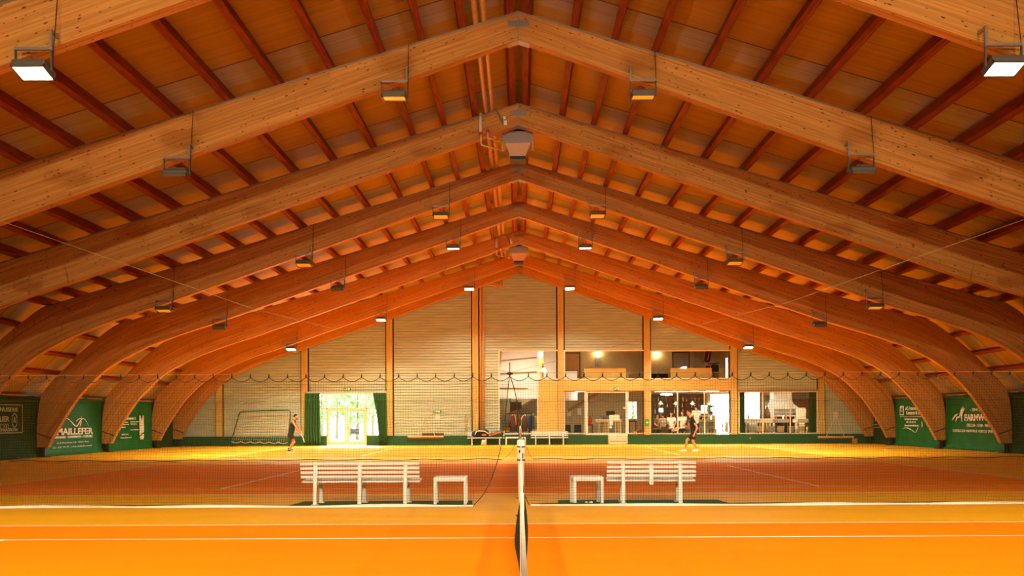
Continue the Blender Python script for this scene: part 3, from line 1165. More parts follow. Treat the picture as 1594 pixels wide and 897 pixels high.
def divider(name, d, x0, x1, ztop, pitch, r, bound, side, hook, sag, wav, label, nseg, hooks=True, matname='net'):
    """bound(z): inner boundary x of this half; side -1: half lies left of it, 1: right of it"""
    root = thing(name, label, 'net', ((x0 + x1) / 2, d, 0), 'court divider nets')

    def top(x):
        t = ((x - x0) / hook) % 1.0
        return ztop - .035 - sag * 4 * t * (1 - t)

    def wob(x, z):
        return Vector((.012 * sin(z * 5 + x * 1.7) * wav, wav * (.03 * sin(x * 2.1 + z * 1.3) + .02 * sin(x * 5.3 - z * 2)), .010 * sin(x * 6.1 + z * 3) * wav))

    mb = MB()

    def strand(pts):
        vs, fs = [], []
        n = len(pts)
        for p in pts:
            for k in range(3):
                a = 2 * pi * k / 3
                vs.append(p)
        return

    def ribbon(pts, vert):
        vs, fs = [], []
        for p in pts:
            for k in range(3):
                a = 2 * pi * k / 3 + .5
                if vert:
                    vs.append((p.x + r * cos(a), p.y + r * sin(a), p.z))
                else:
                    vs.append((p.x, p.y + r * sin(a), p.z + r * cos(a)))
        for i in range(len(pts) - 1):
            for k in range(3):
                fs.append((i * 3 + k, i * 3 + (k + 1) % 3, i * 3 + 3 + (k + 1) % 3, i * 3 + 3 + k))
        mb.add(vs, fs)

    nx = int((x1 - x0) / pitch)
    for i in range(nx + 1):
        x = x0 + i * pitch
        zt = top(x)
        pts = []
        for k in range(nseg + 1):
            z = .03 + (zt - .03) * k / nseg
            if (x - bound(z)) * side >= 0:
                pts.append(Vector((x, d, z)) + wob(x, z) * (1 if 0 < k < nseg else 0))
            else:
                pts.append(None)
        run = []
        for p in pts + [None]:
            if p is None:
                if len(run) > 1:
                    ribbon(run, True)
                run = []
            else:
                run.append(p)
    nz = int(ztop / pitch)
    step = .6 if nseg > 3 else 1.5
    for j in range(nz):
        z = .04 + j * pitch
        if z > ztop - sag - .03:
            break
        b = bound(z)
        a0, a1 = (x0, b) if side < 0 else (b, x1)
        n = max(2, int((a1 - a0) / step))
        pts = [Vector((a0 + (a1 - a0) * k / n, d, z)) + wob(a0 + (a1 - a0) * k / n, z) for k in range(n + 1)]
        ribbon(pts, False)
    mb.build('netting', M[matname], root)
    # head cord in scallops, edge cord
    hd = MB()
    n = int((x1 - x0) / (hook / 6))
    pts = [(x0 + (x1 - x0) * k / n, d, top(x0 + (x1 - x0) * k / n)) for k in range(n + 1)]
    pts = [p for p in pts if (p[0] - bound(ztop - .04)) * side >= -.02]
    hd.tube(pts, .0062 if hooks else .005, 5)
    hd.build('head_cord', M['rope'], root)
    ed = MB()
    ed.tube([(bound(z), d - .004, z) for z in [.02 + (ztop - .06) * k / 24 for k in range(25)]], .0075, 5)
    ed.build('edge_cord', M['rope'], root)
    if hooks:
        nh = int((x1 - x0) / hook)
        for k in range(nh + 1):
            x = x0 + k * hook
            if (x - bound(ztop - .04)) * side < -.02:
                continue
            h = MB()
            h.tube([(x, d, ztop - .05), (x + .008, d - .008, ztop - .01), (x, d - .004, ztop + .025)], .007, 5)
            h.box(x - .009, x + .009, d - .009, d + .009, ztop - .045, ztop - .005)
            h.build('hook', M['black'], root)
    return root


def interp(tab):
    def f(z):
        for (x0, z0), (x1, z1) in zip(tab, tab[1:]):
            if z0 >= z >= z1:
                return x0 + (x1 - x0) * (z0 - z) / (z0 - z1)
        return tab[0][0] if z > tab[0][1] else tab[-1][0]
    return f


ZN = 2.225
bl = interp([(-.17, 2.3), (-.175, 2.2), (-.24, 1.6), (-.32, 1.0), (-.40, .7), (-.51, .4), (-.62, .2), (-.80, 0)])
br_ = interp([(-.17, 2.3), (-.165, 2.2), (-.10, 2.0), (-.06, 1.82), (-.035, 1.4), (.01, .5), (.07, .18), (.16, 0)])
HK = .3125
nl = divider('divider_net', DN, -.17 - HK * 58, -.17, ZN, .045, .0018, bl, -1, HK, .075, 1.0,
             'dark green court divider net behind the near court, left half reaching the parting', 9)
nr = divider('divider_net', DN, -.17, -.17 + HK * 60, ZN, .045, .0018, br_, 1, HK, .075, 1.0,
             'dark green court divider net behind the near court, right half from the parting', 9)


def hem(root, x0, x1, d, seed, w=.05):
    rnd = random.Random(seed)
    for nm, m, z0, z1, dy in (('hem_tape', 'tape', 0.0, w, -.02), ('hem_skirt', 'mat_green', .004, .045, .012)):
        mb = MB()
        n = int((x1 - x0) / .25)
        pt = []
        for k in range(n + 1):
            x = x0 + (x1 - x0) * k / n
            yy = d + dy + .05 * sin(x * .7 + seed) + .03 * sin(x * 2.3)
            hh = z1 * (.55 + .45 * sin(x * 1.1 + seed) ** 2) if nm == 'hem_tape' else z1 * (.75 + .25 * sin(x * 1.9))
            pt.append((x, yy, hh))
        for (xa, ya, ha), (xb, yb, hb) in zip(pt, pt[1:]):
            mb.add([(xa, ya - .02, z0 + .002), (xb, yb - .02, z0 + .002), (xb, yb, z0 + hb), (xa, ya, z0 + ha), (xa, ya + .02, z0 + .002), (xb, yb + .02, z0 + .002)],
                   [(0, 1, 2, 3), (3, 2, 5, 4)])
        mb.build(nm, M[m], root, smooth=True)


hem(nl, -18.2, -.8, DN, 1.0)
hem(nr, .18, 18.4, DN, 2.3)
bl2 = interp([(-.1, 2.2), (-.1, 1.2), (-.12, .75), (-.2, .5), (-.38, .2), (-.66, 0)])
br2 = interp([(-.1, 2.2), (.05, 1.4), (.12, .8), (.22, .5), (.33, .2), (.48, 0)])
n2l = divider('divider_net', 29.85, -18.2, -.1, 2.16, .06, .0018, bl2, -1, .75, .05, 1.2, 'far court divider net before the players, left half', 4, False)
n2r = divider('divider_net', 29.85, -.1, 18.2, 2.16, .06, .0018, br2, 1, .75, .05, 1.2, 'far court divider net before the players, right half', 4, False)
for root, x0, x1 in ((n2l, -18.2, -.66), (n2r, .48, 18.2)):
    mb = MB()
    n = 60
    mb.tube([(x0 + (x1 - x0) * k / n, 29.85, .03 + .02 * sin(k * .9)) for k in range(n + 1)], .012, 6)
    mb.build('lead_line', M['rope'], root)
# support cables
cb = MB()
cb.tube([(-19.6, DN, ZN - .03), (-10, DN, ZN + .012), (0, DN, ZN + .02), (10, DN, ZN + .012), (19.95, DN, ZN - .02)], .0032, 5)
tag(cb.build('support_cable', M['wire']), 'straight steel cable carrying the near divider net across the hall', 'cable', 'net cables')
cb = MB()
cb.tube([(-19.6, 29.85, 2.18), (19.95, 29.85, 2.18)], .004, 5)
tag(cb.build('support_cable', M['wire']), 'straight steel cable carrying the far divider net across the hall', 'cable', 'net cables')
for s, sd in ((-1, 'left'), (1, 'right')):
    cb = MB()
    cb.tube([(-.17, DN, ZN + .03), (s * 4.5, DN, 3.38 + .03 * s), (s * 13.0, DN, 6.35)], .003, 5)
    tag(cb.build('stay_cable', M['wire']), 'thin slanting stay cable rising to the %s roof slope from the net parting' % sd, 'cable', 'net cables')
hg = MB()
hg.tube([(-.17, DN, ZN + .0), (-.17, DN, ZN + .2)], .008, 6)
hg.sphere((-.17, DN, ZN + .01), .03, 8, 6)
hg.tube([(-.22, DN, ZN + .012), (-.12, DN, ZN + .012)], .018, 6)
tag(hg.build('net_clamp', M['dark_steel']), 'dark clamp joining both net halves at the parting', 'clamp')

# =================================================================== COURT NETS AND POSTS
def net_post(x, y, h, m, label, straps=False):
    r = thing('net_post', label, 'post', (x, y, 0), 'tennis net posts')
    b = MB()
    b.lathe([(.046, 0), (.046, h - .03), (.042, h - .01), (.03, h)], (x, y, 0), 16)
    b.build('post_tube', M[m], r, smooth=True)
    b = MB()
    b.lathe([(.085, 0), (.085, .012), (.05, .02)], (x, y, 0), 16)
    b.build('ground_sleeve', M['dark_steel'], r)
    if straps:
        b = MB()
        b.lathe([(.056, h - .30), (.060, h - .26), (.060, h - .02), (.05, h + .005)], (x, y, 0), 16)
        b.build('sleeve_pad', M['tape'], r, smooth=True)
        b = MB()
        for z in (h - .11, h - .31):
            b.lathe([(.063, z), (.063, z + .018)], (x, y, 0), 16)
        b.rbox(x - .035, x - .015, y - .075, y - .05, h - .19, h - .15, .004)
        b.rbox(x + .02, x + .035, y - .075, y - .05, h - .27, h - .2, .004)
        b.build('strap', M['black'], r)
    else:
        b = MB()
        b.rbox(x - .03, x + .03, y - .085, y - .035, h - .26, h - .1, .01)
        b.tube([(x - .05, y - .07, h - .18), (x + .05, y - .07, h - .18)], .014, 8)
        b.build('winch', M['steel'], r)
    return r


def court_net(y0, y1, x, label, w=.0105, sway=True):
    """net along y from y0 (near post) to y1 (far post)"""
    r = thing('tennis_net', label, 'net', (x, (y0 + y1) / 2, 0), 'tennis nets')

    def zt(y):
        t = (y - y0) / (y1 - y0)
        return 1.07 - .16 * (1 - abs(2 * t - 1)) ** 0.85

    n = 60
    ys = [y0 + (y1 - y0) * i / n for i in range(n + 1)]

    def xo(y, z):
        if not sway:
            return x
        t = (y - y0) / (y1 - y0)
        t = min(max(t, 0), 1)
        ends = min(1, 8 * (1 - t), 8 * t)
        f = max(0, min(1, 1 - z))
        low = -.088 * math.exp(-((y - 10.1) / 1.5) ** 2) - .03 + .035 * math.exp(-((y - 7.2) / 1.2) ** 2)
        belly = .022 + .03 * math.exp(-((y - 7.6) / 1.6) ** 2)
        return x + ends * (low * f ** 2.2 * (.35 + .65 * sin(pi * min(1, f * .95))) * 1.25 + belly * sin(pi * f) ** 2)
    tp = MB()
    for i in range(n):
        a, b = ys[i], ys[i + 1]
        for s in (-1, 1):
            q = [(x + s * w, a, zt(a) - .055), (x + s * w, b, zt(b) - .055), (x + s * w * .8, b, zt(b) - .004), (x + s * w * .8, a, zt(a) - .004)]
            tp.add(q, [(0, 1, 2, 3) if s > 0 else (3, 2, 1, 0)])
        tp.add([(x - w * .8, a, zt(a) - .004), (x + w * .8, a, zt(a) - .004), (x + w * .8, b, zt(b) - .004), (x - w * .8, b, zt(b) - .004)], [(0, 1, 2, 3)])
        tp.add([(x - w, a, zt(a) - .055), (x + w, a, zt(a) - .055), (x + w, b, zt(b) - .055), (x - w, b, zt(b) - .055)], [(3, 2, 1, 0)])
    tp.build('head_tape', M['tape'], r)
    nb = MB()
    pitch = .045
    nz = 21
    rr = .0022
    ny = int((y1 - y0) / pitch)
    for i in range(ny + 1):
        y = y0 + i * pitch
        pts = [(xo(y, .02 + (zt(y) - .07) * k / 5), y, .02 + (zt(y) - .07) * k / 5) for k in range(6)]
        nb.tube(pts, rr, 3)
    for j in range(nz):
        pts = []
        for y in ys[::2]:
            z = .02 + (zt(y) - .07) * j / nz
            pts.append((xo(y, z), y, z))
        nb.tube(pts, rr, 3)
    nb.build('netting', M['black_net'], r)
    # doubled band along the bottom and white centre strap
    bb = MB()
    pts = [(xo(y, .03), y, .03) for y in ys]
    bb.tube(pts, .014, 6)
    bb.build('foot_cord', M['black_net'], r)
    ym = (y0 + y1) / 2
    cs = MB()
    cs.rbox(x - w - .006, x + w + .006, ym - .03, ym + .03, 0.01, zt(ym) + .006, .004)
    cs.build('centre_strap', M['tape'], r)
    return r


NX = .012
court_net(-.13, 12.66, NX, 'tennis net of the near court seen end-on with white head tape')
court_net(15.6, 28.36, NX, 'tennis net of the middle court seen end-on behind the white strapped post', sway=False)
court_net(31.32, 44.08, NX, 'tennis net of the far court seen end-on in front of the wall benches', sway=False)
net_post(NX, 12.72, 1.15, 'white', 'white tennis net post with padded strapped top, far side of the near court', True)
net_post(NX, -.19, 1.1, 'white', 'white tennis net post directly below the viewer, near court')
net_post(NX, 15.5, 1.1, 'cream', 'cream tennis net post at the near side of the middle court')
net_post(NX, 28.44, 1.1, 'cream', 'cream tennis net post at the far side of the middle court')
net_post(NX, 31.24, 1.12, 'cream', 'cream tennis net post rising in front of the low white wall table')
net_post(NX, 44.16, 1.1, 'cream', 'cream tennis net post at the wall side of the far court')

# =================================================================== BENCHES, TABLES, MATS BEHIND THE NEAR NET
def make_bench(W_, legs, label, loc, rot=0, group='white slatted benches', mid_support=False, flip=False, sc=1.0):
    """bench seen from behind: back at y=0, seat towards +y"""
    r = thing('slatted_bench', label, 'bench', (0, 0, 0), group)
    h = W_ / 2
    for k, (z0, z1, y) in enumerate(((.682, .73, -.005), (.607, .654, .012), (.532, .579, .03), (.457, .504, .048))):
        b = MB()
        b.rbox(-h, h, y, y + .028, z0, z1, .007)
        b.build('back_slat', M['white'], r)
    for k in range(4):
        b = MB()
        y = .105 + k * .092
        b.rbox(-h - .0, h + .0, y, y + .078, .385 + .012 * (k == 3) - .01 * (k == 0), .415 + .012 * (k == 3) - .01 * (k == 0), .008)
        b.build('seat_slat', M['white'], r)
    for x in legs:
        b = MB()
        # cast leg frame: back upright, seat rail, front leg
        b.prism([(-.05, .0), (.0, .0), (.01, .36), (.075, .72), (.05, .735), (.015, .7), (-.03, .4)], x - .032, x + .032, axis='x')
        b.prism([(-.03, .33), (.47, .345), (.48, .385), (-.02, .385)], x - .028, x + .028, axis='x')
        b.prism([(.40, 0), (.47, 0), (.46, .36), (.41, .36)], x - .03, x + .03, axis='x')
        b.prism([(-.02, .34), (.0, .14), (.02, .14), (.12, .34)], x - .015, x + .015, axis='x')
        b.rbox(x - .06, x + .06, -.08, .03, 0, .014, .005)
        b.rbox(x - .06, x + .06, .37, .50, 0, .014, .005)
        b.build('leg', M['white'], r, bevel=.006)
    if mid_support:
        b = MB()
        b.prism([(-.012, .34), (.01, .34), (.075, .72), (.045, .73), (-.03, .42)], -.035, .035, axis='x')
        b.prism([(-.03, .33), (.47, .345), (.48, .385), (-.02, .385)], -.028, .028, axis='x')
        b.build('middle_brace', M['white'], r, bevel=.006)
    r.location = loc
    r.rotation_euler = (0, 0, rot)
    r.scale = (sc, sc, sc)
    return r


def low_table(w, dpt, h, label, loc, rot=0, group='low white side tables', leg=.055, m='white'):
    r = thing('side_table', label, 'table', (0, 0, 0), group)
    MB().rbox(-w / 2, w / 2, 0, dpt, h - .075, h, .012).build('table_top', M[m], r)
    for x in (-w / 2, w / 2 - leg):
        for y in (0, dpt - leg):
            b = MB()
            b.rbox(x, x + leg, y, y + leg, 0, h - .074, .01)
            b.build('leg', M[m], r)
    r.location = loc
    r.rotation_euler = (0, 0, rot)
    return r


p = PX(559, 787, 14.33)
make_bench(2.04, (-.76, 0.0, .78), 'long white slatted bench seen from behind on the green mat, left of the net', (p.x, 14.36, .006), radians(.6))
p = PX(1014, 787, 14.33)
make_bench(1.52, (-.48, .49), 'shorter white slatted bench seen from behind, right of the net post', (p.x, 14.36, .006), radians(-4), mid_support=True)
p = PX(700, 787, 14.3)
low_table(.57, .42, .47, 'low white side table beside the long bench, left of the net', (p.x, 14.33, .006), radians(1))
p = PX(916, 787, 14.3)
low_table(.53, .40, .47, 'low white side table standing beside the shorter bench', (p.x, 14.31, .006), radians(6))
for (xa, xb, xc, xd, lab) in ((445, 735, 735, 474, 'green floor mat under the long white bench and its table'), (868, 1142, 1115, 868, 'green floor mat under the shorter white bench and its table')):
    a, b = PX(xa, 788, 14.2).x, PX(xb, 788, 14.2).x
    c, d_ = PX(xc, 781, 15.05).x, PX(xd, 781, 15.05).x
    mb = MB()
    vs = [(a, 14.2, 0.001), (b, 14.2, 0.001), (c, 15.05, 0.001), (d_, 15.05, 0.001)]
    mb.add(vs + [(x, y, .008) for x, y, z in vs], [(3, 2, 1, 0), (4, 5, 6, 7), (0, 1, 5, 4), (1, 2, 6, 5), (2, 3, 7, 6), (3, 0, 4, 7)])
    tag(mb.build('floor_mat', M['mat_green']), lab, 'mat', 'green mats under the benches')
# small white trainers left on the right mat
for k, (px, lab) in enumerate(((912, 'small white cup on the green mat beneath the side table, nearer the table leg'), (917, 'small white cup on the green mat beneath the side table, nearer the bench'))):
    p = PX(px, 786, 14.35)
    mb = MB()
    mb.lathe([(.018, 0), (.026, .05), (.027, .055), (.022, .052), (.016, .006)], (0, 0, 0), 14)
    o = mb.build('cup', M['white'], origin=(0, 0, 0), smooth=True)
    o.location = (p.x, 14.33, .036)
    o.rotation_euler = (radians(88), 0, .6 * k)
    tag(o, lab, 'cup', 'cups on the mat')

# tennis balls
for k, (px, py, lab) in enumerate(((217, 701, 'lone yellow tennis ball by the left banner foot, fewer steps from the wall'), (261, 700, 'lone yellow tennis ball near the dark left curtain'),
                                   (1159, 695, 'lone yellow tennis ball before the dining window'), (1371, 700, 'yellow tennis ball of a close pair at the right, closer to the wall end'),
                                   (1377, 700, 'yellow tennis ball of a close pair at the right, closer to the banners'), (1440, 707, 'single yellow ball before the right house banner'),
                                   (1472, 708, 'single yellow ball between two right banners'), (1563, 704, 'yellow ball resting at the foot of the last right arch'))):
    yy = py + 1.0 + (px - 810) * ROLL
    d = EYE * F / (yy - VY)
    x = (px - VX) * d / F
    if x < -18.6 or x > 19.0:
        x = 19.1 if x > 0 else -18.75
        d = min(d, 33.6)
    mb = MB()
    mb.sphere((0, 0, 0), .034, 14, 10)
    o = mb.build('tennis_ball', M['tennis'], origin=(0, 0, 0), smooth=True)
    o.location = (x, d, .034)
    tag(o, lab, 'ball', 'tennis balls on the far floor')

# =================================================================== SIDE BANNERS
def banner(s, y0, y1, m, label, seed, zt=2.47, x=None, amp=.022):
    x = 19.42 if s < 0 else 19.78
    r = thing('wall_banner', label, 'banner', (s * x, (y0 + y1) / 2, 0), 'green tarpaulins between the arch feet')
    mb = MB()
    ny, prof = 44, [(.16, .012), (.13, .05), (.06, .075), (.02, .12), (0, .25), (0, .6), (0, 1.0), (0, 1.4), (0, 1.8), (0, 2.2), (0, zt)]
    rnd = random.Random(seed)
    ph = [rnd.random() * 6 for _ in range(4)]
    vs = []
    for i in range(ny + 1):
        t = i / ny
        y = y0 + (y1 - y0) * t
        for (dx, z) in prof:
            w = amp * (.6 * sin(t * 17 + ph[0] + z * .5) + .5 * sin(t * 31 + ph[1] - z * .8)) * min(1, z / .3)
            crease = .012 * sin(t * 9 - z * 2.6 + ph[2])
            vs.append((s * (x - dx * (.7 + .3 * sin(t * 7 + ph[3])) + w + crease * min(1, z)), y, z))
    n = len(prof)
    fs = []
    for i in range(ny):
        for k in range(n - 1):
            q = (i * n + k, i * n + k + 1, (i + 1) * n + k + 1, (i + 1) * n + k)
            fs.append(q if s < 0 else q[::-1])
    mb.add(vs, fs)
    o = mb.build('tarpaulin', M[m], r, smooth=True)
    so = o.modifiers.new('thickness', 'SOLIDIFY')
    so.thickness = .006
    so.offset = 0
    b = MB()
    b.tube([(s * x, y0, zt), (s * x, y1, zt)], .03, 8)
    b.build('hanging_rail', M['wood'], r)
    return r


def wallM(s, d, z, off=.055, x=None):
    x = 19.42 if s < 0 else 19.78
    d = d if s < 0 else d * 1.0175
    if s < 0:
        return Matrix(((0, 0, 1, -x + off), (1, 0, 0, d), (0, 1, 0, z), (0, 0, 0, 1)))
    return Matrix(((0, 0, -1, x - off), (-1, 0, 0, d), (0, 1, 0, z), (0, 0, 0, 1)))


def wtext(root, s, txt, d0, d1, z, h, m='print', bold=0.0, off=.055):
    """text fitted between depths d0 (start) and d1 (end), capital height h, base line z"""
    size = h / .70
    cu = bpy.data.curves.new('t', 'FONT')
    cu.body = txt
    cu.size = size
    ob = bpy.data.objects.new('t', cu)
    COL.objects.link(ob)
    bpy.context.view_layer.update()
    w = max(ob.dimensions.x, .01)
    bpy.data.objects.remove(ob)
    return text_mesh(txt, size, wallM(s, d0, z, off), 'lettering', M[m], root, .003, abs(d1 - d0) / w, 'LEFT', bold)


def wstroke(root, s, d0, z0, pts, r, m='print', name='emblem', off=.055, widths=None):
    """flat printed stroke: pts (along, up) in metres from (d0, z0)"""
    mb = MB()
    T = wallM(s, d0, z0, off)
    P = catmull(pts, 6)
    n = len(P)
    vs, fs = [], []
    for i, p in enumerate(P):
        t = (P[min(i + 1, n - 1)] - P[max(i - 1, 0)]).normalized()
        nrm = Vector((-t.y, t.x, 0))
        u = i / (n - 1)
        w = r if widths is None else widths[0] + (widths[1] - widths[0]) * u if u < .5 and len(widths) == 2 else (r * sin(pi * min(max(u, .04), .96)) if widths == 'taper' else r)
        for q in (p + nrm * w, p - nrm * w):
            vs.append(T @ Vector((q.x, q.y, .003)))
            vs.append(T @ Vector((q.x, q.y, -.003)))
    for i in range(n - 1):
        a, b = i * 4, i * 4 + 4
        fs += [(a, a + 2, b + 2, b), (a + 1, b + 1, b + 3, a + 3), (a, b, b + 1, a + 1), (a + 2, a + 3, b + 3, b + 2)]
    mb.add(vs, fs)
    return mb.build(name, M[m], root)


def wpoly(root, s, d0, z0, poly, m='print', name='emblem', off=.055):
    mb = MB()
    mb.prism(poly, -.003, .003, axis='z', M4=wallM(s, d0, z0, off))
    return mb.build(name, M[m], root)


AY = [28.48, 33.72, 38.96, 44.2, 46.95]
g = .275
# left side
b = banner(-1, AY[0] + g, AY[1] - .055, 'tarp_dark', 'faded dark green banner with a framed notice, cut by the left photo edge', 3)
for (p0, p1) in (((0, 0), (3.65, 0)), ((3.65, 0), (3.65, 1.06)), ((3.65, 1.06), (0, 1.06))):
    wstroke(b, -1, 28.95, 1.02, [p0, p1], .014, 'print_dim', 'print_frame')
wtext(b, -1, 'CHARPENTE - MENUISERIE', 29.0, 32.3, 1.83, .15, 'print_dim', .004)
wtext(b, -1, 'ATELIER', 30.6, 31.75, 1.45, .20, 'print_dim', .003)
wtext(b, -1, 'construction bois', 30.6, 31.7, 1.33, .05, 'print_dim')
wtext(b, -1, '021 731', 30.9, 31.7, 1.22, .08, 'print_dim')
wtext(b, -1, 'ESCALIERS & RENOVATION', 29.2, 32.25, 1.08, .11, 'print_dim', .004)
wstroke(b, -1, 32.1, 1.49, [(.16 * cos(a * pi / 8), .26 * sin(a * pi / 8)) for a in range(17)], .014, 'print_dim', 'emblem')
wstroke(b, -1, 32.1, 1.49, [(-.07, -.1), (0, .12), (.07, -.1)], .012, 'print_dim', 'emblem')
wstroke(b, -1, 32.1, 1.49, [(-.09, -.04), (.09, -.04)], .010, 'print_dim', 'emblem')

b = banner(-1, AY[1] + g, AY[2] - .055, 'tarp', 'green banner with large white roofing firm lettering on the left wall', 5)
wtext(b, -1, 'MAILLEFER', 35.0, 37.9, .88, .27, 'print', .012)
wtext(b, -1, 'RAMONAGE - CHARPENTE - TOITURE', 34.6, 37.9, .73, .09, 'print', .006)
wtext(b, -1, 'ch. de Praz-Devant 120 - 1052 Le Mont', 35.0, 37.6, .50, .07)
wtext(b, -1, '021 643 90 20  www.maillefer-sa.ch', 34.7, 37.85, .32, .07)
wstroke(b, -1, 35.0, 1.30, [(0, .24), (.5, .34), (1.0, .20), (1.4, -.02), (1.62, -.06), (1.85, .12), (2.1, .26), (2.35, .18), (2.6, -.08)], .028, widths='taper')
wstroke(b, -1, 36.55, 1.20, [(0, .24), (.2, .34), (.45, .36)], .018)
wstroke(b, -1, 36.85, 1.18, [(.12, .48), (.1, .2), (0, 0)], .022, widths='taper')
wstroke(b, -1, 34.95, 1.17, [(0, .08), (.1, .02), (.2, .1), (.16, .3)], .03)

b = banner(-1, AY[2] + g, AY[3] - .055, 'tarp', 'green banner printed with a tall white pen nib on the left wall', 8)
wtext(b, -1, 'amenagements 2', 40.3, 42.2, 1.52, .12, 'print', .008)
for (t, d0, d1, z) in (('dessin', 40.9, 41.35, 1.36), ('peinture sols', 40.7, 41.45, 1.25), ('decors', 40.7, 41.1, 1.12), ('papiers peints', 41.65, 42.55, 1.38),
                       ('traitements', 41.65, 42.35, 1.27), ('renovations', 41.6, 42.5, .98), ('tel 021 653', 40.7, 41.4, .76), ('www.amenagement.ch', 40.6, 41.75, .60)):
    wtext(b, -1, t, d0, d1, z, .055, 'print', .004)
wpoly(b, -1, 42.62, .50, [(.10, 0), (.42, 0), (.50, .10), (.50, .28), (.36, .26), (.02, .12)])
wpoly(b, -1, 42.62, .50, [(.02, .20), (.36, .34), (.50, .36), (.50, 1.22), (.38, 1.22), (.30, .92), (.12, 1.22), (0, 1.2)])

b = banner(-1, AY[3] + g, AY[4] - .055, 'tarp_dark', 'plain dark green curtain panel in the left corner by the gable wall', 11)
# right side
b = banner(1, AY[0] + g, AY[1] - .055, 'tarp_dark', 'plain dark green banner cut by the right photo edge', 13)
b = banner(1, AY[1] + g, AY[2] - .055, 'tarp', 'green banner with white leaf emblem and heavy lettering on the right wall', 15)
wtext(b, 1, 'FARMWORK', 36.55, 34.05, 1.31, .27, 'print', .016)
wtext(b, 1, '- SINCE 1928 -', 36.1, 34.4, 1.72, .13, 'print', .004)
wtext(b, 1, 'PRECON - SLOIR - FAUCHEUR', 36.35, 34.05, 1.04, .13, 'print', .004)
wtext(b, 1, 'CONSTRUCTION  INDUSTRIELLE  AGRICOLE  SPORTIVE', 37.55, 34.05, .80, .11, 'print', .003)
wstroke(b, 1, 37.6, 1.28, [(.0, .02), (.25, .22), (.55, .34)], .045, widths='taper')
wstroke(b, 1, 37.3, 1.25, [(.0, 0), (.16, .2), (.34, .22)], .05, widths='taper')
wstroke(b, 1, 37.1, 1.26, [(.12, .16), (.28, .44), (.48, .68)], .06, widths='taper')
wstroke(b, 1, 36.9, 1.25, [(.14, 0), (.12, .3), (.26, .52), (.42, .62)], .06, widths='taper')

b = banner(1, AY[2] + g, AY[3] - .055, 'tarp', 'green banner with white boxed initials and a check stroke on the right wall', 17)
wpoly(b, 1, 42.75, 1.57, [(0, 0), (.44, 0), (.44, .48), (0, .48)])
wtext(b, 1, 'AS', 42.68, 42.40, 1.80, .18, 'tarp', .01, .062)
wtext(b, 1, 'IMM', 42.70, 42.38, 1.62, .14, 'tarp', .006, .062)
wtext(b, 1, 'AS Immobilier SA', 42.15, 39.9, 1.84, .17, 'print', .008)
wtext(b, 1, 'Gerance & Courtage', 42.05, 39.8, 1.61, .17, 'print', .008)
wstroke(b, 1, 42.75, 1.50, [(0, 0), (2.6, 0)], .014)
wtext(b, 1, 'Le Mont-sur-Lausanne', 42.25, 40.85, 1.33, .10, 'print', .005)
wtext(b, 1, '021 651 81 81', 42.05, 41.05, 1.17, .10, 'print', .005)
wtext(b, 1, 'www.as-immobilier.ch', 42.25, 40.8, 1.01, .09, 'print', .005)
wstroke(b, 1, 42.5, .78, [(0, .10), (.5, .15), (1.0, .05), (1.45, -.10)], .028, widths='taper')
wstroke(b, 1, 41.08, .68, [(0, 0), (.18, .16), (.36, .42)], .026, widths='taper')
wstroke(b, 1, 40.45, .95, [(0, .32), (.06, .16), (.02, 0)], .03, widths='taper')

b = banner(1, AY[3] + g, AY[4] - .055, 'tarp_dark', 'dim dark green banner with faded print in the right corner by the gable wall', 19)
wstroke(b, 1, 46.0, 1.55, [(0, .3), (.06, .15), (.02, 0)], .06, 'print_dim', widths='taper')
wstroke(b, 1, 45.4, 1.45, [(0, .3), (.1, .1), (.2, 0)], .05, 'print_dim', widths='taper')
wtext(b, 1, 'Pully', 45.75, 44.9, 1.24, .14, 'print_dim', .004)
wtext(b, 1, 'chauffage sanitaire', 46.1, 44.6, 1.04, .07, 'print_dim', .003)
wtext(b, 1, 'tel 021 728 12 50', 46.0, 44.6, .88, .07, 'print_dim', .003)


# =================================================================== CURTAINS AT THE DOOR AND DINING WINDOW
def curtain(name, x0t, x1t, x0b, x1b, z0, z1, y, m, label, folds=7, amp=.06, group=None):
    mb = MB()
    nx, nz = folds * 8, 14
    vs = []
    for k in range(nz + 1):
        t = k / nz
        z = z0 + (z1 - z0) * t
        e = t ** 1.6
        a, b_ = x0b + (x0t - x0b) * e, x1b + (x1t - x1b) * e
        for i in range(nx + 1):
            u = i / nx
            w = amp * sin(u * folds * 2 * pi + .6 * sin(t * 4)) * (.7 + .3 * (1 - t)) + .015 * sin(u * 23 + t * 3)
            vs.append((a + (b_ - a) * u, y + w, z + (.012 * sin(u * folds * 2 * pi) if k == 0 else 0)))
    n = nx + 1
    fs = [(k * n + i, k * n + i + 1, (k + 1) * n + i + 1, (k + 1) * n + i) for k in range(nz) for i in range(nx)]
    mb.add(vs, fs)
    o = mb.build(name, M[m], smooth=True)
    so = o.modifiers.new('thickness', 'SOLIDIFY')
    so.thickness = .006
    return tag(o, label, 'curtain', group)


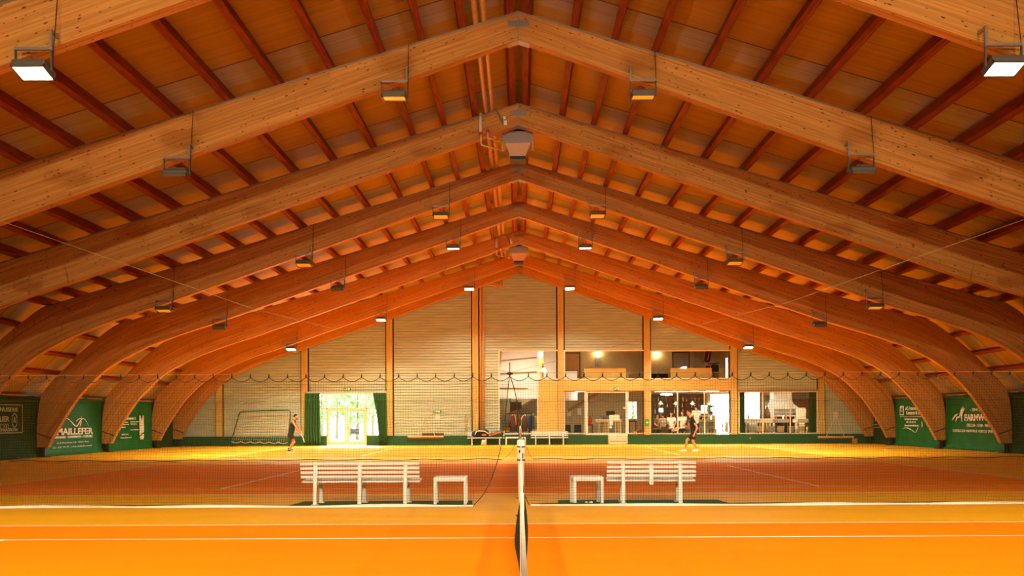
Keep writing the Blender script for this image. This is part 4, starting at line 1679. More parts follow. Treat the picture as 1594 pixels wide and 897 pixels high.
curtain('curtain', wx(477), wx(500), wx(475), wx(501), .04, dt - .03, D - .30, 'curtain', 'green floor-length curtain left of the bright glazed double door', 6, .10, 'green curtains of the glazed door')
curtain('curtain', wx(582), wx(603), wx(591), wx(603.5), .06, dt - .03, D - .30, 'curtain', 'green floor-length curtain right of the bright double door, gathered at its hem', 5, .10, 'green curtains of the glazed door')
d8 = wz(609, 1210)
FZ_ = .125
curtain('curtain', wx(1150.5), wx(1160.5), wx(1150.5), wx(1161), FZ_ , d8 - .05, D + .22, 'curtain_dark', 'dark green curtain at the left side of the dining room window', 4, .05, 'dark green dining room curtains')
curtain('curtain', wx(1261.5), wx(1272.5), wx(1261), wx(1273), FZ_, d8 - .05, D + .22, 'curtain_dark', 'dark green curtain at the right side of the dining room window', 4, .05, 'dark green dining room curtains')

# =================================================================== THINGS ALONG THE END WALL
# wall benches and table
def wall_bench(x0, x1, label):
    r = thing('wall_bench', label, 'bench', ((x0 + x1) / 2, D - .75, 0), 'white benches by the gable wall')
    yb = D - .22
    yf = D - .68
    for k in range(3):
        MB().rbox(x0, x1, yb - .02 - k * .012, yb + .01 - k * .012, .50 + .095 * (2 - k), .57 + .095 * (2 - k), .008).build('back_slat', M['white'], r)
    for k in range(4):
        MB().rbox(x0, x1, yf + k * .11, yf + k * .11 + .09, .385, .43, .008).build('seat_slat', M['white'], r)
    for t in (.13, .5, .87):
        x = x0 + (x1 - x0) * t
        b = MB()
        b.prism([(yf + .02, 0), (yf + .08, 0), (yf + .08, .385), (yf + .02, .385)], x - .035, x + .035, axis='x')
        b.prism([(yb - .06, 0), (yb + .0, 0), (yb + .03, .76), (yb - .0, .76)], x - .03, x + .03, axis='x')
        b.prism([(yf + .02, .33), (yb, .33), (yb, .385), (yf + .02, .385)], x - .03, x + .03, axis='x')
        b.build('leg', M['white'], r, bevel=.005)
    return r


wall_bench(wx(728), wx(785.5), 'white slatted bench by the gable wall holding sports bags')
wall_bench(wx(826), wx(883.5), 'empty white slatted bench by the gable wall beside the low table')
low_table(wx(818.5) - wx(787), .45, .45, 'low white table between two white benches at the gable wall', ((wx(818.5) + wx(787)) / 2, D - .72, 0), leg=.075)

# sports bags on the bench
r = thing('sports_bag', 'black and navy sports bag with pale handle on the white wall bench', 'bag', (wx(748), D - .5, .43), 'sports bags on the bench')
MB().rbox(wx(735), wx(762), D - .66, D - .32, .43, .78, .12).build('bag_body', M['blue_dark'], r, smooth=True)
mb = MB()
mb.rbox(wx(741), wx(761), D - .69, D - .30, .45, .85, .11)
mb.build('top_flap', M['black'], r, smooth=True)
mb = MB()
pts = [(wx(740.5), D - .70, .60), (wx(743), D - .72, .76), (wx(750), D - .73, .79), (wx(757), D - .72, .74), (wx(761), D - .7, .62)]
mb.tube([p for p in catmull(pts, 4)], .03, 6)
mb.build('handle', M['paper'], r)
MB().rbox(wx(751), wx(758), D - .715, D - .69, .52, .62, .01).build('pocket', M['orange'], r)
r.location.z += .01
r = thing('sports_bag', 'long green and orange racket bag lying on the white wall bench', 'bag', (wx(772), D - .5, .43), 'sports bags on the bench')
mb = MB()
mb.tube([(wx(764), D - .5, .50), (wx(766), D - .5, .54), (wx(772), D - .5, .58), (wx(780), D - .5, .62), (wx(783.5), D - .5, .58)], [.06, .11, .15, .17, .09], 14)
mb.build('bag_body', M['green_paint'], r, smooth=True)
mb = MB()
mb.tube([(wx(765), D - .62, .54), (wx(771), D - .655, .63), (wx(780), D - .66, .72)], [.025, .045, .045], 8)
mb.build('orange_stripe', M['orange'], r, smooth=True)
MB().rbox(wx(764), wx(767.5), D - .58, D - .42, .56, .71, .03).build('end_pocket', M['red'], r)
r.location.z += .01
# racket cover leaning below the bench
mb = MB()
mb.tube([(wx(753), D - .8, .02), (wx(753.5), D - .76, .30)], [.13, .09], 12)
tag(mb.build('water_bottle', M['cream'], smooth=True), 'cream sports bottle standing on the floor under the bag bench', 'bottle')

# brooms hanging on the wall
def broom(xa, xb, zb, xap, zap, xl, xr, label):
    r = thing('drag_broom', label, 'broom', ((xa + xb) / 2, D - .08, zb), 'court drag brooms hung on the gable wall')
    MB().rbox(xa, xb, D - .15, D - .06, zb - .05, zb + .05, .012).build('beam', M['wood_light'], r)
    br = MB()
    br.box(xa + .05, xb - .05, D - .13, D - .07, zb - .14, zb - .05)
    br.build('bristles', M['wood_dark'], r)
    rp = MB()
    rp.tube([(xl, D - .1, zb + .04), (xap - .06, D - .08, zap - .06), (xap, D - .06, zap), (xap + .06, D - .08, zap - .06), (xr, D - .1, zb + .04)], .016, 6)
    rp.build('pull_rope', M['cream'], r)
    MB().tube([(xap, D - .033, zap - .01), (xap, D - .09, zap - .01), (xap, D - .09, zap + .03)], .012, 6).build('wall_hook', M['dark_steel'], r)
    return r


broom(wx(635), wx(691), wz(680, 660), wx(663), wz(648, 663), wx(650), wx(677.5), 'long court drag broom hung by a rope loop, left of the stair window')
broom(wx(1272), wx(1328), wz(680.5, 1300), wx(1300), wz(650, 1300), wx(1285), wx(1313), 'long court drag broom hung by a rope loop, right of the dining window')
MB_ = MB()
MB_.rbox(wx(657), wx(691), D - .057, D - .034, wz(679.0, 675) + .03, wz(676, 675) + .06, .015)
tag(MB_.build('wall_rail', M['wood_dark']), 'short dark brown wall rail above the drag broom beam', 'rail')
mb = MB()
mb.tube([(wx(725.5), D - .06, wz(672, 725)), (wx(725.5), D - .05, wz(645, 725))], .028, 8)
tag(mb.build('wooden_stick', M['wood'], smooth=True), 'upright wooden stick leaning on the wall beside the fourth post', 'stick')
mb = MB()
mb.rbox(wx(1325.5), wx(1333), D - .16, D - .06, wz(690, 1330), wz(682.5, 1330), .015)
tag(mb.build('socket_box', M['pipe']), 'small ochre socket box on the green plinth at the right corner', 'box')
for px, py, w, h, lab in ((681, 650, 6.5, 8.5, 'white paper notice pinned below the small green sign'), (1300.5, 646, 6, 9, 'white notice above the rope of the far drag broom')):
    r = thing('paper_notice', lab, 'notice', (wx(px), D - .03, wz(py + h / 2, px)), 'paper notices on the gable wall')
    MB().box(wx(px - w / 2), wx(px + w / 2), D - .045, D - .028, wz(py + h / 2, px), wz(py - h / 2, px)).build('sheet', M['paper'], r)
    t = MB()
    for k in range(4):
        z = wz(py - h / 2 + 1.5 + k * 1.7, px)
        t.box(wx(px - w * .33), wx(px + w * (.3 - .1 * (k % 2))), D - .047, D - .044, z - .015, z)
    t.build('printed_lines', M['grey'], r)


def exit_sign(px, py, w, h, label, y=D - .05):
    r = thing('exit_sign', label, 'sign', (wx(px), y, wz(py + h / 2, px)), 'green emergency exit signs')
    x0, x1, z0, z1 = wx(px - w / 2), wx(px + w / 2), wz(py + h / 2, px), wz(py - h / 2, px)
    MB().rbox(x0, x1, y - .02, y + .03, z0, z1, .01).build('sign_body', M['sign_green'], r)
    H = z1 - z0
    cx = (x0 + x1) / 2
    f = MB()
    f.box(cx + .05, cx + .09 + H * .4, y - .024, y - .019, z0 + H * .1, z1 - H * .1)
    f.build('door_symbol', M['print'], r)
    f = MB()
    f.sphere((cx - .02, y - .021, z1 - H * .25), (.03, .004, .03), 8, 6)
    f.tube([(cx - .03, y - .022, z1 - H * .38), (cx - .06, y - .022, z0 + H * .42)], .022, 6)
    f.tube([(cx - .06, y - .022, z0 + H * .42), (cx - .02, y - .022, z0 + H * .12)], .014, 6)
    f.tube([(cx - .06, y - .022, z0 + H * .42), (cx - .14, y - .022, z0 + H * .2)], .014, 6)
    f.tube([(cx - .03, y - .022, z1 - H * .42), (cx + .03, y - .022, z0 + H * .5)], .012, 6)
    f.build('running_man', M['print'], r)
    f = MB()
    a = x0 + .03
    f.prism([(a, z0 + H * .5), (a + H * .35, z0 + H * .8), (a + H * .35, z0 + H * .2)], y - .024, y - .019)
    f.build('arrow', M['print'], r)
    return r


exit_sign(541, 606, 12, 4, 'green emergency exit sign above the glazed double door')
exit_sign(681, 641, 13, 3.2, 'narrow green sign above the pinned white notice')
exit_sign(960, 605.5, 9, 4, 'green emergency exit sign on the yellow band above the lobby door', D - .09)
r = thing('first_aid_box', 'green first aid box on the yellow post by the bar window', 'box', (wx(1006), D - .3, wz(663, 1006)))
bx0, bx1, bz0, bz1 = wx(1003), wx(1009.5), wz(663, 1006), wz(652.5, 1006)
MB().rbox(bx0, bx1, D - .26, D - .155, bz0, bz1, .012).build('case', M['sign_green'], r)
c = MB()
cx, cz = (bx0 + bx1) / 2, (bz0 + bz1) / 2
c.box(cx - .02, cx + .02, D - .267, D - .259, cz - .07, cz + .07)
c.box(cx - .07, cx + .07, D - .267, D - .259, cz - .02, cz + .02)
c.build('white_cross', M['print'], r)
mb = MB()
mb.lathe([(.03, 0), (.03, .03), (.022, .05)], (wx(1167), D - .06, wz(682.5, 1167)), 12, M4=Matrix.Rotation(radians(90), 4, 'X'))
tag(mb.build('plinth_socket', M['cream']), 'small round cream socket on the green plinth below the dining window', 'socket')

# green framed rebound net left of the player
r = thing('rebound_net', 'green tubular rebound net frame leaning by the gable wall behind the player', 'net', (wx(412), D - .9, 0))
A_ = Vector((wx(369), D - .95, .28))
B_ = Vector((wx(376), D - .35, wz(643, 378)))
C_ = Vector((wx(380), D - .33, wz(641, 380)))
D_ = Vector((wx(452), D - .33, wz(638.7, 452)))
E_ = Vector((wx(455), D - .35, wz(641, 455)))
F_ = Vector((wx(455.5), D - .95, .22))
f = MB()
f.tube([A_ - Vector((0, 0, .28)), A_, B_, C_, D_, E_, F_, F_ - Vector((0, 0, .22))], .03, 8)
f.build('tube_frame', M['green_paint'], r, smooth=True)
f = MB()
f.tube([A_ - Vector((0, 0, .26)), A_ + Vector((0, .8, -.26))], .025, 8)
f.tube([F_ - Vector((0, 0, .20)), F_ + Vector((0, .8, -.20))], .025, 8)
f.build('floor_foot', M['green_paint'], r)
nt_ = MB()


def quadpt(u, v):
    return (A_.lerp(F_, u)).lerp(B_.lerp(E_, u), v)


for i in range(1, 26):
    u = i / 26
    nt_.tube([quadpt(u, v / 6) + Vector((0, .05 * sin(pi * v / 6), 0)) for v in range(7)], .004, 3)
for j in range(1, 13):
    v = j / 13
    nt_.tube([quadpt(u / 12, v) + Vector((0, .05 * sin(pi * v), 0)) for u in range(13)], .004, 3)
nt_.build('netting', M['cream'], r)
rp = MB()
rp.tube([quadpt(u / 48, 0) + Vector((0, 0, -.08 * abs(sin(u / 48 * pi * 6)))) for u in range(49)], .015, 6)
rp.build('lacing_cord', M['cream'], r)

# =================================================================== PEOPLE
def capsule(mb, a, b, ra, rb, n=10):
    a, b = Vector(a), Vector(b)
    mb.sphere(a, ra, n, 7)
    mb.sphere(b, rb, n, 7)
    if (b - a).length > 1e-4:
        mb.tube([a, b], [ra * .995, rb * .995], n)


def remesh(mb, name, m, parent, voxel=.012, smooth=3):
    off = root_loc(parent)
    me = bpy.data.meshes.new(name)
    me.from_pydata([v - off for v in mb.v], [], mb.f)
    bm = bmesh.new()
    bm.from_mesh(me)
    bmesh.ops.recalc_face_normals(bm, faces=bm.faces[:])
    bm.to_mesh(me)
    bm.free()
    tmp = bpy.data.objects.new('tmp', me)
    COL.objects.link(tmp)
    rm = tmp.modifiers.new('r', 'REMESH')
    rm.mode = 'VOXEL'
    rm.voxel_size = voxel
    if smooth:
        sm = tmp.modifiers.new('s', 'SMOOTH')
        sm.factor = .5
        sm.iterations = smooth
    dg = bpy.context.evaluated_depsgraph_get()
    out = bpy.data.meshes.new_from_object(tmp.evaluated_get(dg))
    bpy.data.objects.remove(tmp)
    out.materials.clear()
    out.materials.append(m)
    out.polygons.foreach_set('use_smooth', [True] * len(out.polygons))
    out.name = name
    o = bpy.data.objects.new(name, out)
    COL.objects.link(o)
    o.parent = parent
    return o


def hand(mb, w, h, palm_n, side, curl=45, sc=1.0):
    """w wrist, h direction of the hand, palm_n out of the palm, side: towards the thumb"""
    h, pn, sd = h.normalized(), palm_n.normalized(), side.normalized()
    for t in (-.026, -.009, .009, .026):
        capsule(mb, w + sd * t * .6 * sc, w + h * .085 * sc + sd * t * sc, .016 * sc, .012 * sc, 8)
    for t, L in ((.030, .068), (.010, .078), (-.010, .073), (-.029, .058)):
        p = w + h * .088 * sc + sd * t * sc
        d1 = (h * cos(radians(curl)) + pn * sin(radians(curl))).normalized()
        d2 = (h * cos(radians(curl * 2.1)) + pn * sin(radians(curl * 2.1))).normalized()
        q = p + d1 * L * .5 * sc
        capsule(mb, p, q, .0105 * sc, .0095 * sc, 8)
        capsule(mb, q, q + d2 * L * .5 * sc, .0095 * sc, .008 * sc, 8)
    p = w + h * .025 * sc + sd * .03 * sc
    q = p + (h * .55 + sd * .75 + pn * .35).normalized() * .042 * sc
    capsule(mb, p, q, .014 * sc, .0115 * sc, 8)
    capsule(mb, q, q + (h * .8 + pn * .55).normalized() * .034 * sc, .011 * sc, .009 * sc, 8)


def person(name, label, J, face, up=Vector((0, 0, 1)), top='black', bottom='black', shoe='black', sleeve=0.0, under=None, hairstyle='short', base=None, voxel=.011, fine=True, leg_cover=.5, group=None, beard=False, belly=0.0):
    """J: joint positions; face: direction the head looks"""
    f = face.normalized()
    rt = f.cross(up).normalized()
    upn = rt.cross(f).normalized()
    r = thing(name, label, 'person', base if base is not None else (J['pelvis'].x, J['pelvis'].y, min(J['an_l'].z, J['an_r'].z) - .08), group)
    mb = MB()
    hd = J['head']
    R3 = Matrix((rt, f, upn)).transposed().to_4x4()
    mb.sphere(hd + upn * .02, (.074, .094, .102), 16, 12, M4=R3)
    mb.sphere(hd - upn * .045 + f * .022, (.056, .066, .066), 14, 10, M4=R3)
    mb.sphere(hd - upn * .095 + f * .058, (.024, .022, .018), 10, 8, M4=R3)
    capsule(mb, hd + f * .092 + upn * .012, hd + f * .110 - upn * .022, .009, .014, 8)       # nose
    capsule(mb, hd + f * .088 - upn * .056 - rt * .016, hd + f * .088 - upn * .056 + rt * .016, .010, .010, 8)  # lips
    capsule(mb, hd + f * .082 + upn * .034 - rt * .03, hd + f * .082 + upn * .034 + rt * .03, .013, .013, 8)   # brow
    for s in (-1, 1):
        mb.sphere(hd + rt * s * .077 - upn * .008 - f * .006, (.012, .022, .034), 8, 8, M4=R3)
    neck = J['neck']
    capsule(mb, neck, hd - upn * .05 - f * .012, .060, .054, 12)
    ch, pv = J['chest'], J['pelvis']
    sl, sr, hl, hr = J['sh_l'], J['sh_r'], J['hip_l'], J['hip_r']
    capsule(mb, sl.lerp(sr, .12), sr.lerp(sl, .12), .062, .062, 12)
    capsule(mb, neck - (neck - ch) * .1, sl.lerp(neck, .35), .055, .058, 10)
    capsule(mb, neck - (neck - ch) * .1, sr.lerp(neck, .35), .055, .058, 10)
    ax = (sr - sl).normalized()
    for t, w, rr in ((0.0, .075, .098), (.35, .07, .10), (.7, .055, .092), (1.0, .065, .098)):
        c = ch.lerp(pv, t)
        a2 = ax.lerp((hr - hl).normalized(), t)
        capsule(mb, c - a2 * w, c + a2 * w, rr, rr, 12)
    capsule(mb, ch - ax * .05, pv - ax * .04, .1, .1, 12)
    capsule(mb, ch + ax * .05, pv + ax * .04, .1, .1, 12)
    if belly:
        mb.sphere(ch.lerp(pv, .6) + f * .06, .1 + belly, 12, 8)
    for s, e, w in ((sl, J['el_l'], J['wr_l']), (sr, J['el_r'], J['wr_r'])):
        capsule(mb, s, s.lerp(e, .45), .056, .047, 12)
        capsule(mb, s.lerp(e, .45), e, .047, .040, 12)
        capsule(mb, e, e.lerp(w, .35), .040, .041, 12)
        capsule(mb, e.lerp(w, .35), w, .041, .027, 12)
    for h, k, a in ((hl, J['kn_l'], J['an_l']), (hr, J['kn_r'], J['an_r'])):
        capsule(mb, h, h.lerp(k, .4), .090, .078, 12)
        capsule(mb, h.lerp(k, .4), k, .078, .054, 12)
        back = J.get('calf', -f)
        capsule(mb, k, k.lerp(a, .35) + back * .018, .052, .055, 12)
        capsule(mb, k.lerp(a, .35) + back * .018, a, .055, .034, 12)
    for s, sd in (('l', -1), ('r', 1)):
        w, e = J['wr_' + s], J['el_' + s]
        hdir = J.get('hand_' + s, (w - e).normalized())
        pn = J.get('palm_' + s, (rt * -sd))
        th = hdir.cross(pn) * (1 if s == 'l' else -1)
        hand(mb, w, hdir, pn, th, J.get('curl_' + s, 35), 1.0)
        a = J['an_' + s]
        toe = J.get('toe_' + s, f)
        capsule(mb, a - Vector((0, 0, .03)), a + toe * .13 - Vector((0, 0, .045)), .034, .026, 8)
    body = remesh(mb, 'body', M['skin'], r, voxel, 3)
    # clothing
    def shell(name_, m, parts, vox=.014, sm=4):
        b = MB()
        for a_, b_, ra, rb in parts:
            capsule(b, a_, b_, ra, rb, 12)
        return remesh(b, name_, m, r, vox, sm)
    g_ = .016
    parts = [(sl.lerp(sr, .16), sr.lerp(sl, .16), .062 + g_, .062 + g_)]
    for t, w, rr in ((0.0, .075, .098), (.35, .07, .10), (.7, .06, .096), (1.0, .065, .104), (1.12, .068, .104)):
        c = ch + (pv - ch) * t
        a2 = ax.lerp((hr - hl).normalized(), min(t, 1))
        parts.append((c - a2 * w, c + a2 * w, rr + g_, rr + g_))
    parts.append((ch - ax * .05, pv - ax * .04, .1 + g_, .1 + g_))
    parts.append((ch + ax * .05, pv + ax * .04, .1 + g_, .1 + g_))
    if belly:
        parts.append((ch.lerp(pv, .6) + f * .06, ch.lerp(pv, .62) + f * .06, .1 + belly + g_, .1 + belly + g_))
    if sleeve > 0:
        for s, e in ((sl, J['el_l']), (sr, J['el_r'])):
            parts.append((s, s.lerp(e, sleeve), .060 + g_, .052 + g_))
    shell('shirt', M[top], parts)
    parts = []
    for h, k, a in ((hl, J['kn_l'], J['an_l']), (hr, J['kn_r'], J['an_r'])):
        if leg_cover <= 1:
            parts.append((h, h.lerp(k, leg_cover), .094 + g_, .080 + g_))
        else:
            parts.append((h, k, .094 + g_, .058 + g_))
            parts.append((k, a, .058 + g_, .040 + g_))
    parts.append((pv - ax * .065, pv + ax * .065, .100 + g_, .100 + g_))
    parts.append((hl, hr, .094 + g_, .094 + g_))
    shell('shorts' if leg_cover <= 1 else 'trousers', M[bottom], parts)
    if under:
        parts = []
        for h, k in ((hl, J['kn_l']), (hr, J['kn_r'])):
            parts.append((h.lerp(k, .3), h.lerp(k, .72), .088, .072))
        shell('undershorts', M[under], parts)
    for s in ('l', 'r'):
        a = J['an_' + s]
        toe = J.get('toe_' + s, f).normalized()
        b = MB()
        heel = a - toe * .035 - Vector((0, 0, .035))
        tip = a + toe * .17 - Vector((0, 0, .050))
        capsule(b, heel, a + toe * .08 - Vector((0, 0, .04)), .044, .043, 10)
        capsule(b, a + toe * .08 - Vector((0, 0, .04)), tip, .043, .030, 10)
        capsule(b, a - Vector((0, 0, .01)), heel, .044, .042, 10)
        sh = remesh(b, 'shoe', M[shoe], r, .01, 2)
        b = MB()
        lo = -Vector((0, 0, .072))
        b.tube([a - toe * .075 + lo, a + toe * .0 + lo, a + toe * .1 + lo, a + toe * .195 + lo * .98], [.03, .044, .046, .026], 10)
        for v in b.v:
            v.z = min(v.z, a.z - .062)
        so_ = b.build('sole', M['white'], r)
        so_.parent = sh
    # hair and eyes
    b = MB()
    b.sphere(hd + upn * .032 - f * .010, (.080, .099, .098), 14, 10, M4=R3)
    cut = []
    hb_ = bmesh.new()
    vs_ = [hb_.verts.new(v) for v in b.v]
    for fc in b.f:
        hb_.faces.new([vs_[i] for i in fc])
    geom = hb_.verts[:] + hb_.edges[:] + hb_.faces[:]
    nrm = (upn * .86 - f * .5).normalized()
    bmesh.ops.bisect_plane(hb_, geom=geom, plane_co=hd + upn * .024, plane_no=-nrm, clear_outer=True)
    bmesh.ops.holes_fill(hb_, edges=hb_.edges[:])
    bmesh.ops.recalc_face_normals(hb_, faces=hb_.faces[:])
    hbm = MB()
    hbm.bm(hb_)
    hbm.build('hair', M['hair'], r, smooth=True)
    if beard:
        b = MB()
        b.sphere(hd - upn * .072 + f * .040, (.052, .052, .050), 12, 8, M4=R3)
        b.build('beard', M['hair'], r, smooth=True)
    if fine:
        for s in (-1, 1):
            e = MB()
            e.sphere(hd + f * .087 + rt * s * .031 + upn * .012, (.013, .007, .009), 8, 6, M4=R3)
            e.build('eye', M['black'], r, smooth=True)
    return r


def racket(label, grip, direction, face_n, group='tennis rackets of the players'):
    """grip: butt of the handle; direction: along the handle to the head"""
    d = direction.normalized()
    n = (face_n - d * face_n.dot(d)).normalized()
    w = d.cross(n)
    r = thing('tennis_racket', label, 'racket', grip, group)
    b = MB()
    b.tube([grip, grip + d * .19], .017, 10)
    b.build('grip', M['white'], r)
    b = MB()
    c = grip + d * .52
    b.tube([c + d * (.168 * cos(t * 2 * pi / 28)) + w * (.128 * sin(t * 2 * pi / 28)) for t in range(28)], .012, 8, closed=True)
    b.build('hoop', M['cream'], r, smooth=True)
    b = MB()
    for s in (-1, 1):
        b.tube([grip + d * .19, grip + d * .28 + w * s * .012, grip + d * .375 + w * s * .062], .010, 8)
    b.build('throat', M['cream'], r)
    b = MB()
    for k in range(-7, 8):
        x = k * .016
        L = .165 * sqrt(max(0, 1 - (x / .128) ** 2))
        b.tube([c + w * x - d * L, c + w * x + d * L], .0016, 4)
    for k in range(-9, 10):
        x = k * .0172
        L = .125 * sqrt(max(0, 1 - (x / .168) ** 2))
        b.tube([c + d * x - w * L, c + d * x + w * L], .0016, 4)
    b.build('strings', M['paper'], r)
    return r


V3 = Vector
# left player: faces +x, on his toes, both arms low in front
d1 = 38.0
o1 = PX(454, 704, d1)
ox, oy = o1.x, d1
k1 = d1 / F


def L1(px, py, dy=0.0):
    return V3(((px - VX) * k1, oy + dy, (704.6 - py) * k1))


J = dict(head=L1(460.3, 649.8), neck=L1(457.6, 654.6), chest=L1(456.2, 661.5), pelvis=L1(452.6, 676.5),
         sh_l=L1(457.2, 656.4, .19), sh_r=L1(457.2, 656.4, -.19), hip_l=L1(452.8, 678.6, .095), hip_r=L1(452.8, 678.6, -.095),
         el_l=L1(463.0, 667.0, .20), el_r=L1(463.6, 667.2, -.20), wr_l=L1(469.2, 675.0, .06), wr_r=L1(469.6, 675.8, -.07),
         kn_l=L1(456.0, 688.6, .13), kn_r=L1(459.0, 689.2, -.13), an_l=L1(448.6, 698.8, .16), an_r=L1(451.0, 701.3, -.16),
         toe_l=V3((.95, 0, -.22)).normalized(), toe_r=V3((1, 0, -.06)).normalized(),
         palm_l=V3((0, -1, 0.2)), palm_r=V3((0, 1, 0.2)), curl_l=55, curl_r=55)
person('person', 'tennis player in black vest and shorts leaning forward, facing right', J, V3((1, 0, -.06)), top='black', bottom='black', shoe='black', under='red', beard=True, voxel=.0085, leg_cover=.42,
       base=(ox, oy, 0))
g0 = L1(468.6, 676.0, -.03)
racket('tennis racket held low by the player in the black vest', g0, V3((.42, -.78, -.46)), V3((1, .35, .3)))

# right player: faces -x in a wide crouch
d2 = 36.75
k2 = d2 / F
oy2 = d2


def L2(px, py, dy=0.0):
    return V3(((px - VX) * k2, oy2 + dy, (703.6 - py) * k2))


J = dict(head=L2(1073.0, 643.6), neck=L2(1074.9, 649.4), chest=L2(1077.0, 657.0), pelvis=L2(1079.6, 674.5),
         sh_l=L2(1075.5, 651.6, -.20), sh_r=L2(1077.8, 651.6, .20), hip_l=L2(1078.8, 677.0, -.10), hip_r=L2(1079.4, 677.0, .10),
         el_l=L2(1083.4, 666.5, -.26), el_r=L2(1073.5, 664.5, .28), wr_l=L2(1079.0, 676.6, -.24), wr_r=L2(1067.5, 664.8, .06),
         kn_l=L2(1077.6, 688.4, -.13), kn_r=L2(1069.8, 686.6, .12), an_l=L2(1083.6, 699.6, -.14), an_r=L2(1066.6, 700.6, .12),
         toe_l=V3((-.96, -.2, -.10)).normalized(), toe_r=V3((-1, .05, 0)).normalized(),
         palm_l=V3((0.2, 1, 0)), palm_r=V3((0, -1, .2)), curl_l=40, curl_r=55)
person('person', 'tennis player in black shirt and white shoes striding, facing left', J, V3((-1, -.12, -.04)), top='black', bottom='black', shoe='white', sleeve=.42, voxel=.0085, leg_cover=.5, base=(L2(1077, 703).x, oy2, 0))
b = MB()
racket('tennis racket pointing forward in the hand of the player in white shoes', L2(1069.2, 663.6, .04), V3((-.93, -.05, -.28)), V3((.1, .6, 1)))

# =================================================================== CLUBHOUSE BEHIND THE END WALL
FZ = .12          # club floor
YB = 53.0         # back wall
Y0 = D + .12


def wall_rects(x0, x1, z0, z1, holes):
    xs = sorted({x0, x1, *[h[0] for h in holes], *[h[1] for h in holes]})
    zs = sorted({z0, z1, *[h[2] for h in holes], *[h[3] for h in holes]})
    out = []
    for i in range(len(xs) - 1):
        for j in range(len(zs) - 1):
            cx, cz = (xs[i] + xs[i + 1]) / 2, (zs[j] + zs[j + 1]) / 2
            if x0 <= cx <= x1 and z0 <= cz <= z1 and not any(a < cx < b and c < cz < d for a, b, c, d in holes):
                out.append((xs[i], xs[i + 1], zs[j], zs[j + 1]))
    return out


def zz(py, px, d):
    return PX(px, py, d).z


def xx(px, d):
    return PX(px, 600, d).x


def swall(name, m, x0, x1, z0, z1, y, holes=(), th=.12):
    b = MB()
    for a, c, e, f_ in wall_rects(x0, x1, z0, z1, holes):
        b.box(a, c, y, y + th, e, f_)
    return struct(b.build(name, M[m]))


XL, XR = -1.75, 19.2
struct(MB().box(XL, XR, Y0, YB + .1, FZ - .12, FZ).build('floor_clubhouse', M['concrete']))
struct(MB().box(XL - .15, XR, Y0, YB + .2, 6.05, 6.25).build('ceiling_clubhouse', M['white_panel']))
struct(MB().box(2.45, XR, Y0, YB + .1, 3.22, 3.46).build('floor_upper', M['plaster']))
bar_hole = (12.02, 13.35, FZ + .05, 3.0)
lob_hole = (xx(977, YB), xx(992, YB), 1.4, 2.55)
din_hole = (xx(1159, YB), xx(1186, YB), zz(655, 1172, YB), 3.1)
up_hole = (12.75, 13.2, 3.6, 5.3)
swall('wall_clubhouse_back', 'plaster', XL, XR, FZ, 3.22, YB, (bar_hole, lob_hole, din_hole))
swall('wall_clubhouse_upper', 'plaster', XL, XR, 3.22, 6.05, YB, (up_hole,))
struct(MB().box(XL - .12, XL, Y0, YB + .1, 0, 6.05).build('wall_clubhouse_left', M['concrete']))
struct(MB().box(XR, XR + .12, Y0, YB + .1, 0, 6.05).build('wall_clubhouse_right', M['plaster']))


def slant(name, x0, x1, z0, z1, m, y1=YB):
    b = MB()
    b.prism([(x0, Y0), (x0 + .1, Y0), (x1 + .1, y1), (x1, y1)], z0, z1, axis='z')
    return struct(b.build(name, M[m]))


slant('wall_bar_left', 7.16, 7.98, FZ, 3.22, 'plaster')
slant('wall_bar_right', 12.22, 13.6, FZ, 3.22, 'white_panel')
slant('wall_upper_middle', 7.16, 7.98, 3.46, 6.05, 'plaster')
slant('wall_upper_right', 12.25, 13.6, 3.46, 6.05, 'plaster')
# upper rooms: nearer rear wall
swall('wall_gallery_back', 'plaster', 2.45, 7.7, 3.46, 6.05, 51.0)
swall('wall_gallery_back.001', 'plaster', 7.75, 12.6, 3.46, 6.05, 51.2)


def pane_window(n, hole, y):
    x0, x1, z0, z1 = hole
    fr, pn = rect_frame(x0, x1, z0, z1, .05)
    window('window_%d' % n, fr, pn, y + .06, 'white_frame')


pane_window(9, bar_hole, YB)
pane_window(10, lob_hole, YB)
pane_window(11, din_hole, YB)
pane_window(12, up_hole, YB)


# ------------------------------------------------ lamps of the club rooms
def wall_lamp(px, py, d, label, plate=True):
    p = PX(px, py, d)
    r = thing('wall_lamp', label, 'lamp', (p.x, d, p.z - .2), 'wall lamps of the upper floor')
    b = MB()
    b.lathe([(.02, -.16), (.10, -.08), (.13, .02), (.10, .10), (.03, .13)], p + V3((0, -.14, 0)), 16)
    b.build('lamp_globe', M['bulb'], r, smooth=True)
    b = MB()
    b.rbox(p.x - .05, p.x + .05, d - .05, d, p.z - .10, p.z + .10, .01)
    b.tube([p + V3((0, -.02, -.02)), p + V3((0, -.12, -.13))], .015, 6)
    b.build('wall_bracket', M['steel'], r)
    return r


